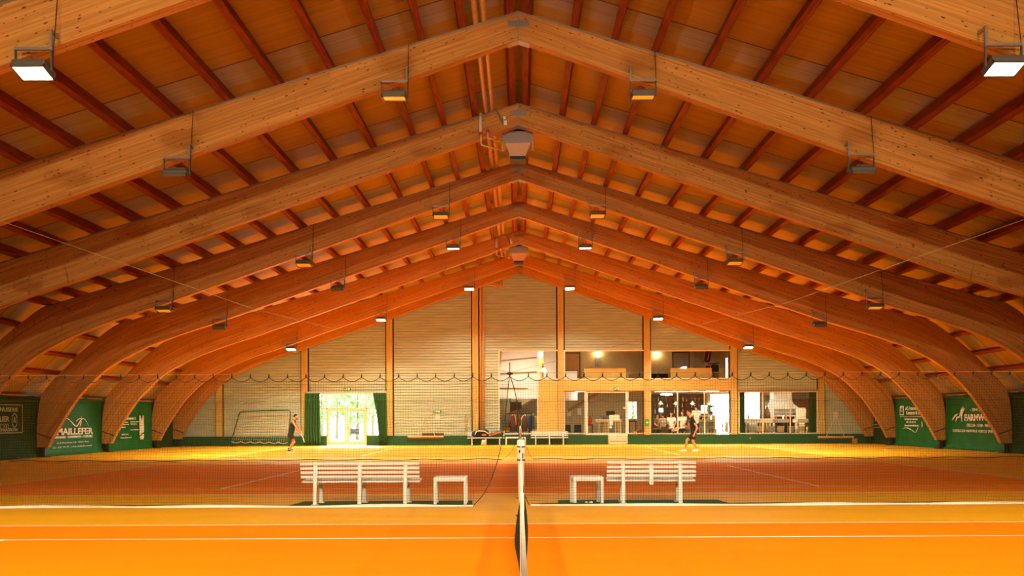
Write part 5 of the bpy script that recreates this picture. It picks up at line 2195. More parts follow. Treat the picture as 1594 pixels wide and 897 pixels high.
wall_lamp(931, 550, 50.98, 'bright wall lamp above the middle yellow parapet box')
wall_lamp(1022, 551.5, 51.18, 'bright wall lamp left of the grey upstairs door')
r = thing('stair_lamp', 'bright lamp on the wooden column at the top of the stair window', 'lamp', PX(842, 556, 48.4))
b = MB()
b.lathe([(.03, -.16), (.12, -.06), (.14, .06), (.08, .16), (.03, .19)], PX(842, 553, 48.4), 16)
b.build('lamp_globe', M['bulb'], r, smooth=True)
b = MB()
q = PX(842, 553, 48.4)
b.rbox(q.x - .03, q.x + .03, q.y + .05, q.y + .38, q.z - .05, q.z + .05, .01)
b.build('lamp_arm', M['steel'], r)
p = PX(931, 565, 50.97)
mb = MB()
mb.rbox(p.x - .17, p.x + .17, 50.94, 51.0, zz(571, 931, 51), zz(556, 931, 51), .01)
tag(mb.build('vent_panel', M['grey']), 'grey vent panel under the middle wall lamp upstairs', 'vent')


def tube_light(x0, x1, y, z, label, w=.09):
    r = thing('ceiling_light', label, 'lamp', ((x0 + x1) / 2, y, z), 'ceiling lights of the club rooms')
    b = MB()
    b.rbox(x0, x1, y - w, y + w, z, z + .05, .015)
    b.build('diffuser', M['tube'], r)
    b = MB()
    b.box(x0 - .01, x1 + .01, y - w - .015, y + w + .015, z + .045, z + .09)
    b.tube([((x0 + x1) / 2, y, z + .09), ((x0 + x1) / 2, y, z + .16)], .02, 6)
    b.build('light_housing', M['white'], r)
    return r


tube_light(7.9, 11.6, 48.9, 3.02, 'long white ceiling light across the bar room')
r = thing('ceiling_light', 'large glowing oval ceiling lamp in the bar window', 'lamp', PX(1038, 614, 48.3), 'ceiling lights of the club rooms')
b = MB()
c_ = PX(1038, 614.2, 48.3)
b.lathe([(.05, -.06), (.30, -.03), (.36, .0), (.30, .03), (.06, .06)], c_, 24)
b.build('diffuser', M['tube'], r, smooth=True)
b = MB()
b.tube([c_ + V3((0, 0, .04)), V3((c_.x, c_.y, 3.2))], .012, 6)
b.build('suspension', M['steel'], r)
tube_light(13.6, 17.2, 48.9, 3.0, 'added ceiling light brightening the dining room behind the far window', .2)  # added out of view, widened to light the fireplace side
tube_light(3.3, 6.5, 49.2, 3.05, 'added ceiling light for the lobby behind the white framed door')  # added out of view to light the lobby
tube_light(-.3, 1.6, 51.9, 3.05, 'added hidden ceiling light brightening the concrete stair flight')  # added behind the sloping ceiling to brighten the lower stair hall
tube_light(-.6, 1.2, 48.2, 5.6, 'added unseen ceiling light at the top of the stair hall', .2)  # added above the window edge to light the white slope
for k, (px, py, lab) in enumerate(((1028.5, 628, 'small white pendant lamp in the first bar pane'), (1052, 628.5, 'small white pendant lamp beside the first bar mullion'), (1078, 628, 'small white pendant lamp in the middle bar pane'), (1104, 628, 'small white pendant lamp in the last bar pane'))):
    p = PX(px, py, 50.0)
    r = thing('pendant_lamp', lab, 'lamp', p, 'pendant lamps in the bar')
    b = MB()
    b.lathe([(.17, -.05), (.15, -.02), (.06, .06), (.03, .14)], p, 16)
    b.build('lamp_shade', M['white'], r, smooth=True)
    b = MB()
    b.sphere(p + V3((0, 0, -.03)), .05, 10, 8)
    b.build('lamp_bulb', M['tube'], r)
    b = MB()
    b.tube([p + V3((0, 0, .12)), V3((p.x, p.y, 3.22))], .008, 5)
    b.build('cable', M['dark_steel'], r)

# ------------------------------------------------ stair hall
b = MB()
b.add([(XL + .05, 49.6, 2.66), (2.45, 49.6, 2.66), (2.45, 50.9, 6.0), (XL + .05, 50.9, 6.0), (XL + .05, 49.66, 2.66), (2.45, 49.66, 2.66), (2.45, 50.96, 6.0), (XL + .05, 50.96, 6.0)],
      [(0, 1, 2, 3), (7, 6, 5, 4), (0, 4, 5, 1), (1, 5, 6, 2), (2, 6, 7, 3), (3, 7, 4, 0)])
struct(b.build('ceiling_stair', M['white_panel']))


def slope_y(z):
    return 49.6 + (z - 2.66) * 1.3 / 3.34 - .035


for k, (pa, pb, lab) in enumerate((((780, 561), (836, 556), 'upper orange batten across the white sloping stair ceiling'), ((779, 582), (837, 579), 'middle orange batten across the white sloping stair ceiling'), ((777, 605), (822, 605.5), 'lowest orange batten across the white sloping stair ceiling'))):
    a, c = PX(*pa, 50.1), PX(*pb, 50.1)
    mb = MB()
    mb.tube([(a.x, slope_y(a.z), a.z), (c.x, slope_y(c.z), c.z)], .055, 4)
    tag(mb.build('ceiling_batten', M['wood']), lab, 'batten', 'battens of the stair ceiling')
mb = MB()
a, c = PX(778, 546, 48.6), PX(776.5, 580, 48.6)
mb.prism([(a.x - .02, 6.06), (a.x + .26, 6.06), (a.x + .16, a.z), (c.x + .05, c.z), (c.x, c.z), (a.x, a.z)], 48.5, 48.7)
tag(mb.build('timber_strut', M['wood']), 'tapered orange strut in the top corner of the stair window', 'strut')
mb = MB()
mb.prism([(xx(838, 48.8), 6.06), (xx(846, 48.8), 6.06), (xx(846, 48.8), 3.72), (xx(842, 48.8), 3.72)], 48.75, 48.95)
tag(mb.build('timber_strut', M['ply']), 'tapered yellow column under the bright stair lamp', 'strut')
r = thing('coat_hook', 'dark hook fitting on the tapered yellow column upstairs', 'hook', PX(846, 578, 48.6))
b = MB()
b.tube([PX(845.5, 566, 48.7), PX(845.5, 588, 48.7)], .03, 6)
b.tube([PX(842.5, 571, 48.65), PX(848, 571, 48.65)], .02, 6)
b.build('hook_bar', M['dark_steel'], r)
# stair flight
r = thing('concrete_stair', 'grey concrete stair flight rising behind the tall stair window', 'stair', (1.2, 51.0, FZ))
b = MB()
n = 15
for i in range(n):
    x0 = -1.2 + i * .30
    z1 = .35 + (i + 1) * .19
    b.box(x0, x0 + .31, 50.6, 52.0, max(FZ, z1 - .42), z1)
b.build('steps', M['concrete'], r)
b = MB()
b.prism([(-1.3, .55), (-1.3, 1.35), (3.3, 4.1), (3.3, 3.25)], 50.48, 50.58)
b.build('balustrade', M['concrete'], r)
b = MB()
b.tube([(-1.3, 50.45, 1.42), (3.2, 50.45, 4.08)], .03, 8)
b.build('handrail', M['wood'], r)
mb = MB()
mb.prism([(xx(794, 50.3), zz(642, 794, 50.3)), (xx(794, 50.3), zz(626, 794, 50.3)), (xx(812, 50.3), zz(626, 812, 50.3)), (xx(812, 50.3), zz(636, 812, 50.3))], 50.3, 50.4)
tag(mb.build('notice_board', M['wood_dark']), 'dark notice board on the grey stair balustrade', 'board')
mb = MB()
p = PX(794, 626, 49.6)
mb.prism([(p.x - .08, 2.675), (p.x + .08, 2.675), (p.x, p.z - .14)], 49.59, 49.61)
tag(mb.build('pennant', M['sign_green']), 'tiny bright green pennant under the white stair ceiling', 'flag')
# shelf ladder with orange crates
r = thing('metal_shelf', 'grey shelf rack with dark rails at the left of the stair window', 'shelf', (xx(787, 48.6), 48.6, FZ))
xa_, xb_ = xx(782, 48.6), xx(793, 48.6)
for py in (654.5, 659.3, 664, 669, 673):
    MB().box(xa_, xb_, 48.4, 48.8, zz(py, 787, 48.6) - .03, zz(py, 787, 48.6)).build('shelf_board', M['dark_steel'], r)
for x in (xa_, xb_):
    for y in (48.4, 48.78):
        MB().box(x - .02, x + .02, y - .0, y + .03, FZ, zz(653, 787, 48.6)).build('upright', M['grey'], r)
for k, (py, m, lab) in enumerate(((668.9, 'orange', 'orange crate on the stair hall rack, upper'), (672.9, 'yellow', 'yellow crate on the stair hall rack, lower'))):
    mb = MB()
    mb.rbox(xa_ + .04, xb_ - .04, 48.42, 48.72, zz(py, 787, 48.6) + .002, zz(py, 787, 48.6) + .13, .015)
    tag(mb.build('crate', M[m]), lab, 'crate', 'crates on the rack')
# brown jackets with coloured edging
for k, (pa, lab) in enumerate((((799, 645.5), 'brown jacket with orange edging on the stand, closer to the rack'), ((815.5, 645.5), 'brown jacket with orange edging on the stand, closer to the blue crate'))):
    p = PX(pa[0], pa[1], 48.3)
    r = thing('hanging_jacket', lab, 'jacket', (p.x, 48.3, FZ), 'jackets on the coat stand')
    b = MB()
    w_ = .26
    b.tube([p + V3((0, 0, .02)), p + V3((0, 0, -.12)), p + V3((0, 0, -.5)), p + V3((0, 0, -.98))], [.08, .19, .20, .21], 12)
    b.build('jacket_body', M['brown_cloth'], r, smooth=True)
    for s in (-1, 1):
        b = MB()
        b.tube([p + V3((s * .16, -.06, -.08)), p + V3((s * .22, -.1, -.4)), p + V3((s * .23, -.12, -.75))], [.07, .065, .055], 8)
        b.build('sleeve', M['brown_cloth'], r, smooth=True)
    b = MB()
    b.tube(catmull([p + V3((.16 - .30 * k, -.27, -.62)), p + V3((.13 - .26 * k, -.25, -.2)), p + V3((.04, -.16, -.02)), p + V3((-.1 + .2 * k, -.2, -.08))], 4), .028, 6)
    b.build('orange_edging', M['orange' if k == 0 else 'cream'], r)
mb = MB()
p = PX(807, 640, 48.32)
mb.tube([(p.x - .75, 48.42, zz(644.5, 807, 48.4)), (p.x + .75, 48.42, zz(644.5, 807, 48.4))], .02, 8)
for s in (-1, 1):
    mb.tube([(p.x + s * .74, 48.42, FZ), (p.x + s * .74, 48.42, zz(644.5, 807, 48.4))], .02, 8)
tag(mb.build('coat_stand', M['dark_steel']), 'dark tubular coat stand carrying two brown jackets', 'stand')
mb = MB()
a, c = PX(822.5, 664, 49), PX(831.5, 648, 49)
mb.rbox(a.x, c.x, 48.9, 49.3, FZ, c.z, .03)
tag(mb.build('storage_box', M['blue']), 'blue storage box beside the brown jackets', 'box')
for k, (pa, pb, m, lab) in enumerate((((831.8, 656), (837, 648), 'yellow', 'yellow box right behind the blue storage box'), ((828, 676), (836, 668.5), 'yellow', 'yellow bucket low in the stair window corner'))):
    a, c = PX(*pa, 48.8), PX(*pb, 48.8)
    mb = MB()
    mb.rbox(a.x, c.x, 48.7 + .5 * (1 - k), 49.0 + .5 * (1 - k), FZ, c.z, .03)
    tag(mb.build('storage_box', M[m]), lab, 'box')

# ------------------------------------------------ lobby
mb = MB()
a, c = PX(880, 623.5, 49.6), PX(899, 610, 49.6)
mb.rbox(a.x, c.x, 49.55, 49.62, a.z, c.z, .01)
for q_ in (a.x + .1, c.x - .1):
    mb.tube([(q_, 49.58, c.z - .02), (q_, 49.58, 3.23)], .01, 6)
tag(mb.build('white_board', M['white_panel']), 'white board high behind the narrow lobby pane', 'board')
for px, py, lab in ((886, 643, 'cream sheet on the lobby wall above the first black chair'), (902, 641, 'cream sheet on the lobby wall above the second black chair')):
    a = PX(px, py, YB - .03)
    mb = MB()
    mb.box(a.x - .13, a.x + .13, YB - .03, YB - .015, a.z - .2, a.z + .2)
    tag(mb.build('wall_notice', M['paper']), lab, 'notice', 'sheets on the lobby wall')
mb = MB()
a, c = PX(884, 640, YB - .1), PX(934, 610.5, YB - .1)
mb.prism([(a.x, a.z - .1), (c.x, c.z - .1), (c.x, c.z + .12), (a.x, a.z + .12)], YB - .14, YB - .02)
tag(mb.build('stair_stringer', M['wood']), 'slanting orange stair stringer on the lobby back wall', 'beam')


def chair(px, d, m_seat, m_leg, label, face, hback=.86, group=None, seat_h=.45, w=.46, base=FZ):
    x = xx(px, d)
    r = thing('chair', label, 'chair', (x, d, base), group)
    T = Matrix.Translation((x, d, base)) @ Matrix.Rotation(face, 4, 'Z')
    b = MB()
    b.rbox(-w / 2, w / 2, -w / 2, w / 2, seat_h - .05, seat_h, .02, 0, T)
    b.build('seat', M[m_seat], r)
    b = MB()
    b.prism([(-w / 2, seat_h + .08), (-w / 2 + .03, seat_h + .08), (-w / 2 - .03, hback), (-w / 2 - .06, hback)], -w / 2 + .02, w / 2 - .02, axis='x', M4=T)
    b.build('backrest', M[m_seat], r, bevel=.01)
    for sx in (-1, 1):
        for sy in (-1, 1):
            b = MB()
            b.tube([T @ V3((sx * (w / 2 - .03), sy * (w / 2 - .03), seat_h - .03)), T @ V3((sx * (w / 2 - .0), sy * (w / 2 + .01), 0))], .014, 6)
            if sy < 0:
                b.tube([T @ V3((sx * (w / 2 - .03), -w / 2 + .01, seat_h - .03)), T @ V3((sx * (w / 2 - .03), -w / 2 - .02, seat_h + .2))], .013, 6)
            b.build('leg', M[m_leg], r)
    return r


chair(884.5, 49.3, 'black', 'dark_steel', 'black waiting chair at the edge of the lobby pane', pi + .2, .98, 'black lobby chairs', w=.46)
chair(899, 49.5, 'black', 'dark_steel', 'black waiting chair in the middle of the narrow lobby pane', pi - .1, .98, 'black lobby chairs', w=.48)
r = thing('fire_extinguisher', 'red fire extinguisher standing on a dark stool in the lobby', 'extinguisher', (xx(918, 49), 49, .75))
p = V3((xx(918, 49), 49, zz(661, 918, 49)))
b = MB()
b.lathe([(.085, 0), (.09, .02), (.09, .24), (.06, .36), (.028, .42), (.028, .46)], p, 16)
b.build('cylinder', M['red'], r, smooth=True)
b = MB()
b.rbox(p.x - .05, p.x + .03, 48.98, 49.02, p.z + .46, p.z + .5, .008)
b.tube([p + V3((.02, 0, .47)), p + V3((.1, -.02, .35)), p + V3((.11, -.02, .1))], .012, 6)
b.build('valve', M['dark_steel'], r)
mb = MB()
mb.rbox(p.x - .17, p.x + .17, 48.85, 49.15, p.z - .06, p.z - .0, .01)
for s in (-1, 1):
    for q in (48.87, 49.1):
        mb.box(p.x + s * .14 - .02, p.x + s * .14 + .02, q, q + .03, FZ, p.z - .05)
tag(mb.build('stool', M['wood_dark']), 'dark stool under the red fire extinguisher', 'stool')
r = thing('display_counter', 'pale display counter with railing behind the lobby glass', 'counter', (xx(948, 48.9), 48.9, FZ))
xa_, xb_ = xx(927, 48.7), xx(968, 48.7)
MB().rbox(xa_, xb_, 48.6, 49.2, zz(657, 948, 48.7), zz(653, 948, 48.7), .02).build('counter_top', M['cream'], r)
for px in (932, 947, 958, 966):
    x = xx(px, 48.7)
    MB().box(x - .025, x + .025, 48.65, 48.7, FZ, zz(656, px, 48.7)).build('leg', M['cream'], r)
MB().box(xa_, xb_, 48.64, 48.7, zz(676, 948, 48.7), zz(674, 948, 48.7)).build('foot_rail', M['cream'], r)
MB().box(xx(938, 49), xx(947, 49), 48.8, 49.1, FZ, zz(658, 942, 49)).build('cupboard', M['ply'], r)
MB().box(xx(960, 49), xx(966, 49), 48.8, 49.1, FZ, zz(658, 963, 49)).build('cupboard', M['ply'], r)
for k, (pa, pb, lab) in enumerate((((948.5, 655), (964.5, 646), 'large paper notice taped to the lobby door glass'), ((948.7, 662), (954, 656), 'small paper notice taped below the large one on the door glass'))):
    mb = MB()
    mb.box(wx(pa[0]), wx(pb[0]), D + .005, D + .015, wz(pa[1], 955), wz(pb[1], 955))
    tag(mb.build('taped_notice', M['paper']), lab, 'notice', 'notices on the lobby door')
mb = MB()
mb.lathe([(.09, 0), (.09, .012)], (wx(950.5), D + .02, wz(665, 950)), 18, M4=Matrix.Rotation(radians(90), 4, 'X'))
tag(mb.build('round_sticker', M['paper']), 'round pale sticker on the lobby door glass', 'sticker')
mb = MB()
a, c = PX(944, 645, 50), PX(957, 640, 50)
mb.rbox(a.x, c.x, 50, 50.12, a.z - .1, c.z, .01)
tag(mb.build('monitor', M['black']), 'black monitor on the lobby counter behind the door', 'monitor')
mb = MB()
mb.box(a.x - .3, c.x + .5, 49.8, 50.4, a.z - .16, a.z - .1)
mb.box(a.x - .25, c.x + .45, 49.9, 50.3, FZ, a.z - .16)
tag(mb.build('reception_desk', M['concrete']), 'grey reception desk carrying the black monitor', 'desk')
p = V3((xx(988, 48.0), 48.0, FZ))
r = thing('bucket', 'yellow bucket standing low beside the lobby door', 'bucket', p)
zt_ = zz(671.5, 988, 48.0)
b = MB()
b.lathe([(.10, FZ), (.13, zt_ - .02), (.14, zt_), (.12, zt_), (.095, FZ + .03)], (p.x, p.y, 0), 18)
b.build('pail', M['yellow'], r, smooth=True)
b = MB()
b.tube([(p.x + .135 * cos(t * pi / 10), p.y, zt_ + .10 * sin(t * pi / 10)) for t in range(11)], .006, 5)
b.build('bail_handle', M['steel'], r)
mb = MB()
mb.rbox(xx(991, 48.6), xx(999, 48.6), 48.5, 48.8, FZ, zz(669, 995, 48.6), .06)
tag(mb.build('duffel_bag', M['red']), 'dark red bag on the floor beside the yellow bucket', 'bag')
r = thing('side_table', 'dark table behind the pane right of the lobby door', 'table', (xx(984, 49.5), 49.5, FZ))
xa_, xb_ = xx(978, 49.5), xx(991, 49.5)
MB().box(xa_, xb_, 49.2, 49.8, zz(657, 984, 49.5), zz(655, 984, 49.5)).build('table_top', M['wood_dark'], r)
for x in (xa_ + .03, xb_ - .03):
    for y in (49.23, 49.77):
        MB().box(x - .02, x + .02, y - .02, y + .02, FZ, zz(656.5, 984, 49.5)).build('leg', M['wood_dark'], r)

# ------------------------------------------------ bar room
def table(xa, xb, y0, y1, zt, m, label, group=None, cloth=None):
    r = thing('table', label, 'table', ((xa + xb) / 2, (y0 + y1) / 2, FZ), group)
    MB().rbox(xa, xb, y0, y1, zt - .04, zt, .012).build('table_top', M[m], r)
    for x in (xa + .06, xb - .06):
        for y in (y0 + .06, y1 - .06):
            MB().box(x - .025, x + .025, y - .025, y + .025, FZ, zt - .04).build('leg', M['wood_dark'], r)
    if cloth:
        b = MB()
        b.rbox(xa - .015, xb + .015, y0 - .015, y1 + .015, zt - .22, zt + .008, .02)
        b.build('tablecloth', M[cloth], r)
    return r


table(xx(1018, 48.9), xx(1054, 48.9), 48.62, 49.48, .87, 'wood', 'long dark bar table where the seated guests gather', 'bar room tables')
table(xx(1070, 48.9), xx(1096, 48.9), 48.7, 49.5, .87, 'wood', 'dark bar table in the middle pane behind the striding player', 'bar room tables')
table(xx(1106, 48.6), xx(1119, 48.6), 48.4, 49.1, .84, 'wood_dark', 'small dark table in the last bar pane', 'bar room tables')
r = thing('bar_counter', 'bar counter with pale top at the rear of the bar room', 'counter', (xx(1098, 50.6), 50.7, FZ))
MB().box(xx(1072, 50.6), xx(1114, 50.6), 50.6, 51.0, FZ, zz(653, 1095, 50.6)).build('counter_front', M['concrete'], r)
MB().rbox(xx(1091, 50.4), xx(1113, 50.4), 50.4, 51.1, zz(648.5, 1100, 50.4), zz(646.5, 1100, 50.4), .012).build('counter_top', M['ply'], r)
MB().rbox(xx(1090, 50.5), xx(1110, 50.5), 50.3, 50.6, zz(656.5, 1100, 50.4), zz(654.8, 1100, 50.4), .01).build('lower_ledge', M['ply'], r)
MB().box(xx(1111, 50.5), xx(1113, 50.5), 50.38, 51.05, FZ, zz(648, 1112, 50.4)).build('end_panel', M['ply'], r)
r = thing('bar_shelf', 'dark back bar shelving with bottles on the rear wall', 'shelf', (xx(1065, 52.6), 52.7, FZ))
sx0, sx1 = 8.3, 11.7
MB().box(sx0, sx1, 52.85, 52.95, FZ, 3.0).build('back_panel', M['wood_dark'], r)
SHELF_Z = [1.35, 1.75, 2.15, 2.52]
for z in SHELF_Z:
    MB().box(sx0, sx1, 52.55, 52.86, z - .04, z).build('shelf_board', M['wood_dark'], r)
for x in (sx0, 10.0, sx1 - .05):
    MB().box(x, x + .05, 52.55, 52.86, FZ, 3.0).build('upright', M['wood_dark'], r)
BM = ['sign_green', 'wood', 'cream', 'wood_dark', 'amber', 'red', 'paper']
rnd = random.Random(4)
proto = {}
cnt = 0
for zi, z in enumerate(SHELF_Z):
    for k in range(13):
        x = sx0 + .16 + k * .255 + rnd.uniform(-.04, .04)
        if abs(x - 10.02) < .08:
            continue
        mk = rnd.choice(BM)
        if mk not in proto:
            b = MB()
            b.lathe([(.036, 0), (.038, .02), (.038, .18), (.014, .24), (.013, .31), (.016, .315)], (0, 0, 0), 12)
            o = b.build('bottle', M[mk], origin=(0, 0, 0), smooth=True)
            proto[mk] = o
        else:
            o = proto[mk].copy()
            COL.objects.link(o)
        o.location = (x, 52.68, z)
        o.scale = (1, 1, rnd.uniform(.8, 1.08))
        tag(o, 'one of the small bottles lined up on the back bar shelving', 'bottle', 'bottles on the back bar')
mb = MB()
a, c = PX(1091, 644, 52.5), PX(1101, 631, 52.5)
mb.rbox(a.x, c.x, 52.42, 52.5, a.z, c.z, .02)
tag(mb.build('wall_glow', M['glow']), 'bright bluish screen standing for a window glimpse on the rear wall of the bar', 'glow')
r = thing('potted_plant', 'dark leafy pot plant on the bar counter beside the bright window', 'plant', PX(1107, 646.5, 50.7))
pb_ = PX(1107, 646.4, 50.7)
b = MB()
b.lathe([(.10, 0), (.15, .2), (.16, .22), (.13, .22)], pb_, 16)
b.build('pot', M['wood_dark'], r)
b = MB()
rnd = random.Random(9)
for k in range(150):
    a = rnd.uniform(0, 2 * pi)
    rr_ = rnd.uniform(.02, .30)
    h_ = .24 + rnd.uniform(0, .55) * (1 - rr_ * .8)
    c = pb_ + V3((rr_ * cos(a), rr_ * sin(a) * .8, h_))
    t = V3((cos(a), sin(a), rnd.uniform(-.4, .8))).normalized() * .07
    s_ = t.orthogonal().normalized() * .03
    b.add([c - t, c + s_, c + t, c - s_], [(0, 1, 2, 3)])
b.build('foliage', M['leaf'], r)
b = MB()
for k in range(5):
    a = k * 1.26
    b.tube([pb_ + V3((0, 0, .15)), pb_ + V3((.08 * cos(a), .08 * sin(a), .4)), pb_ + V3((.18 * cos(a), .18 * sin(a), .62))], .008, 5)
b.build('stem', M['bark'], r)
r = thing('table_lamp', 'glowing lantern between the seated bar guests', 'lamp', PX(1029, 642, 50.75))
p = PX(1029, 638.5, 50.75)
b = MB()
b.lathe([(.10, -.11), (.11, 0), (.10, .11)], p, 14)
b.build('lamp_shade', M['tube'], r, smooth=True)
b = MB()
b.tube([V3((p.x, p.y, FZ)), p + V3((0, 0, -.1))], .015, 6)
b.lathe([(.14, FZ), (.14, FZ + .02)], (p.x, p.y, 0), 14)
b.build('lamp_stand', M['wood'], r)
chair(1125, 48.9, 'wood_light', 'dark_steel', 'tan chair against the bright window, beside the small dark table', pi / 2 + .2, 1.12, 'bar room chairs')
chair(1131, 50.2, 'wood', 'wood_dark', 'reddish wooden chair before the white window, inner one of two', -pi / 2 - .1, 1.1, 'bar room chairs')
chair(1136.5, 51.1, 'wood', 'wood_dark', 'reddish wooden chair before the white window, outer one of two', -pi / 2 - .1, 1.1, 'bar room chairs')


def sitter(px, d, head_py, top, label, face, arms='table', trousers='black', hb=0, base_z=FZ):
    """seated guest at the bar: seat .45 m above the club floor"""
    x = xx(px, d)
    f = V3((cos(face), sin(face), 0))
    rt = f.cross(V3((0, 0, 1)))
    hz = zz(head_py, px, d)
    pz = base_z + .65
    pv = V3((x, d, pz))
    hd = V3((x, d, hz)) + f * .05
    sc = (hz - pz)
    ch = V3((x, d, pz + sc * .55)) + f * .01
    nk = V3((x, d, pz + sc * .78)) + f * .02
    J = dict(head=hd, neck=nk, chest=ch, pelvis=pv)
    for s, q in (('l', -1), ('r', 1)):
        J['sh_' + s] = nk + rt * q * .19 - V3((0, 0, .06))
        J['hip_' + s] = pv + rt * q * .09 - V3((0, 0, .02))
        J['kn_' + s] = pv + rt * q * .13 + f * .42 - V3((0, 0, .0))
        J['an_' + s] = V3((x, d, base_z + .08)) + rt * q * .12 + f * .40
        J['el_' + s] = nk + rt * q * .24 + f * .12 - V3((0, 0, .32))
        J['wr_' + s] = V3((x, d, base_z + .85)) + rt * q * .12 + f * .34
        J['palm_' + s] = V3((0, 0, -1))
        J['curl_' + s] = 12
        J['hand_' + s] = f
        J['toe_' + s] = f
    o = person('person', label, J, f, top=top, bottom=trousers, shoe='black', sleeve=.5, voxel=.013, fine=False, leg_cover=1.5, base=(x, d, base_z), group='guests in the bar')
    # the stool or chair under the guest
    ch_ = chair(px, d, 'wood_dark', 'dark_steel', 'dark chair of the %s' % ' '.join(label.replace('person ', 'guest ').split(' seated')[0].split() + ['seated'] + label.split(' seated ')[1].split()), atan2(-f.x, f.y), .85, 'guest chairs')
    return o


sitter(1032, 48.35, 647, 'stone_grey', 'person in grey shirt seated with back to the bar window', radians(100))
sitter(1045, 50.1, 645, 'shirt_white', 'person in pale shirt seated across the table, between lantern and mullion', radians(-95))
sitter(1062.5, 50.2, 643.5, 'shirt_white', 'person in white shirt seated behind the first bar mullion', radians(-120))
sitter(1022, 50.2, 648, 'wood_dark', 'person in dark brown top seated at the bar window edge', radians(-60))
# guest standing at the counter
x = xx(1084, 49.9)
bz = FZ
fx = V3((-.25, 1, 0)).normalized()
rt = fx.cross(V3((0, 0, 1)))
hz = zz(634.5, 1084, 49.9)
S_ = (hz - bz) / 1.66
J = dict(head=V3((x, 49.9, hz)) + fx * .04)
J['neck'] = V3((x, 49.9, bz + 1.50 * S_))
J['chest'] = V3((x, 49.9, bz + 1.32 * S_))
J['pelvis'] = V3((x, 49.9, bz + .96 * S_))
for s, q in (('l', -1), ('r', 1)):
    J['sh_' + s] = J['neck'] + rt * q * .2 - V3((0, 0, .07))
    J['hip_' + s] = J['pelvis'] + rt * q * .09 - V3((0, 0, .04))
    J['kn_' + s] = V3((x, 49.9, bz + .5 * S_)) + rt * q * .10 + fx * .03
    J['an_' + s] = V3((x, 49.9, bz + .08)) + rt * q * .11
    J['el_' + s] = J['neck'] + rt * q * .27 - V3((0, 0, .36)) + fx * .05
    J['wr_' + s] = J['neck'] + rt * q * .20 - V3((0, 0, .42)) + fx * .30
    J['palm_' + s] = V3((0, 0, -1))
    J['toe_' + s] = fx
person('person', 'person in cream shirt standing at the bar counter with back turned', J, fx, top='shirt_white', bottom='blue_dark', sleeve=.6, voxel=.013, fine=False, leg_cover=1.5, base=(x, 49.9, bz), group='guests in the bar')

# ------------------------------------------------ dining room with fireplace
r = thing('fireplace', 'white fireplace with flaring hood in the dining room window', 'fireplace', (xx(1222, 51.5), 51.6, FZ))
fd = 51.3


def fp(px, py):
    p = PX(px, py, fd)
    return (p.x, p.z)


left = [fp(1204.5, 606), fp(1204.5, 618), fp(1203.5, 626), fp(1200.5, 630), fp(1197, 633)]
rgt = [fp(1244, 635.5), fp(1241, 632.5), fp(1236, 629.5), fp(1233, 624), fp(1233, 606)]
b = MB()
b.prism(left + [fp(1197, 640), fp(1244, 640)] + rgt, fd, fd + .8)
b.build('hood', M['white'], r, bevel=.01)
b = MB()
for q in ((1199, 1206, 640, 677), (1239, 1244.5, 640, 677)):
    (x0, z0), (x1, z1) = fp(q[0], q[3]), fp(q[1], q[2])
    b.box(x0, x1, fd + .02, fd + .8, FZ, z1)
b.build('pillar', M['white'], r)
b = MB()
(x0, z0), (x1, z1) = fp(1205, 648.3), fp(1242, 636)
b.box(x0, x1, fd - .02, fd + .03, z0, z1)
b.build('mantel_glass', M['grey'], r)
for pa, pb in (((1204, 637), (1243, 635.5)), ((1204, 642.5), (1243, 641.3)), ((1204, 648.5), (1243, 646.5))):
    (x0, z0), (x1, z1) = fp(pa[0], pa[1]), fp(pb[0], pb[1])
    MB().rbox(x0, x1, fd - .05, fd + .05, z0, z1, .01).build('shelf_ledge', M['cream'], r)
b = MB()
(x0, z0), (x1, z1) = fp(1206, 676), fp(1239, 648.5)
b.box(x0, x1, fd + .35, fd + .75, FZ, z1)
b.build('firebox', M['black'], r)
mb = MB()
a, c = PX(1191, 625, YB - .05), PX(1200.5, 615.5, YB - .05)
r = thing('framed_picture', 'small framed picture on the dining room wall beside the fireplace', 'picture', (a.x, YB - .05, a.z))
b = MB()
for q in ((a.x, c.x, a.z, a.z + .05), (a.x, c.x, c.z - .05, c.z), (a.x, a.x + .05, a.z, c.z), (c.x - .05, c.x, a.z, c.z)):
    b.box(q[0], q[1], YB - .06, YB - .01, q[2], q[3])
b.build('frame', M['wood'], r)
MB().box(a.x + .05, c.x - .05, YB - .04, YB - .02, a.z + .05, c.z - .05).build('image', M['grey'], r)
r = thing('cone_stove', 'dark brown cone with a knobbed tip left of the fireplace', 'ornament', (xx(1194, 50.6), 50.6, .8))
p = PX(1194, 651.5, 50.6)
b = MB()
b.lathe([(.20, 0), (.19, .25), (.14, .48), (.05, .68), (.03, .74)], p, 18)
b.build('cone_body', M['wood_dark'], r, smooth=True)
b = MB()
b.lathe([(.02, .73), (.035, .78), (.03, .82), (.008, .9)], p, 12)
b.build('knob', M['wood'], r, smooth=True)
mb = MB()
mb.box(p.x - .3, p.x + .3, 50.35, 50.85, FZ, p.z)
tag(mb.build('plinth_cabinet', M['wood_light']), 'low cabinet carrying the dark brown cone in the dining room', 'cabinet')
curtain('sheer_curtain', din_hole[0] - .05, din_hole[1] - .3, din_hole[0] - .05, din_hole[1] - .25, FZ + .01, 3.215, YB - .12, 'sheer', 'sheer white curtain on the bright dining room window', 9, .03)
curtain('side_curtain', din_hole[1] - .22, din_hole[1] + .15, din_hole[1] - .2, din_hole[1] + .12, FZ + .01, 3.215, YB - .2, 'grey', 'grey green drape beside the bright dining room window', 4, .03)
mb = MB()
mb.box(xx(1234, 52.6), xx(1262, 52.6), 52.55, 52.6, FZ, zz(621, 1248, 52.6))
tag(mb.build('wall_hanging', M['brick_red']), 'brick red wall hanging right of the fireplace', 'hanging')
mb = MB()
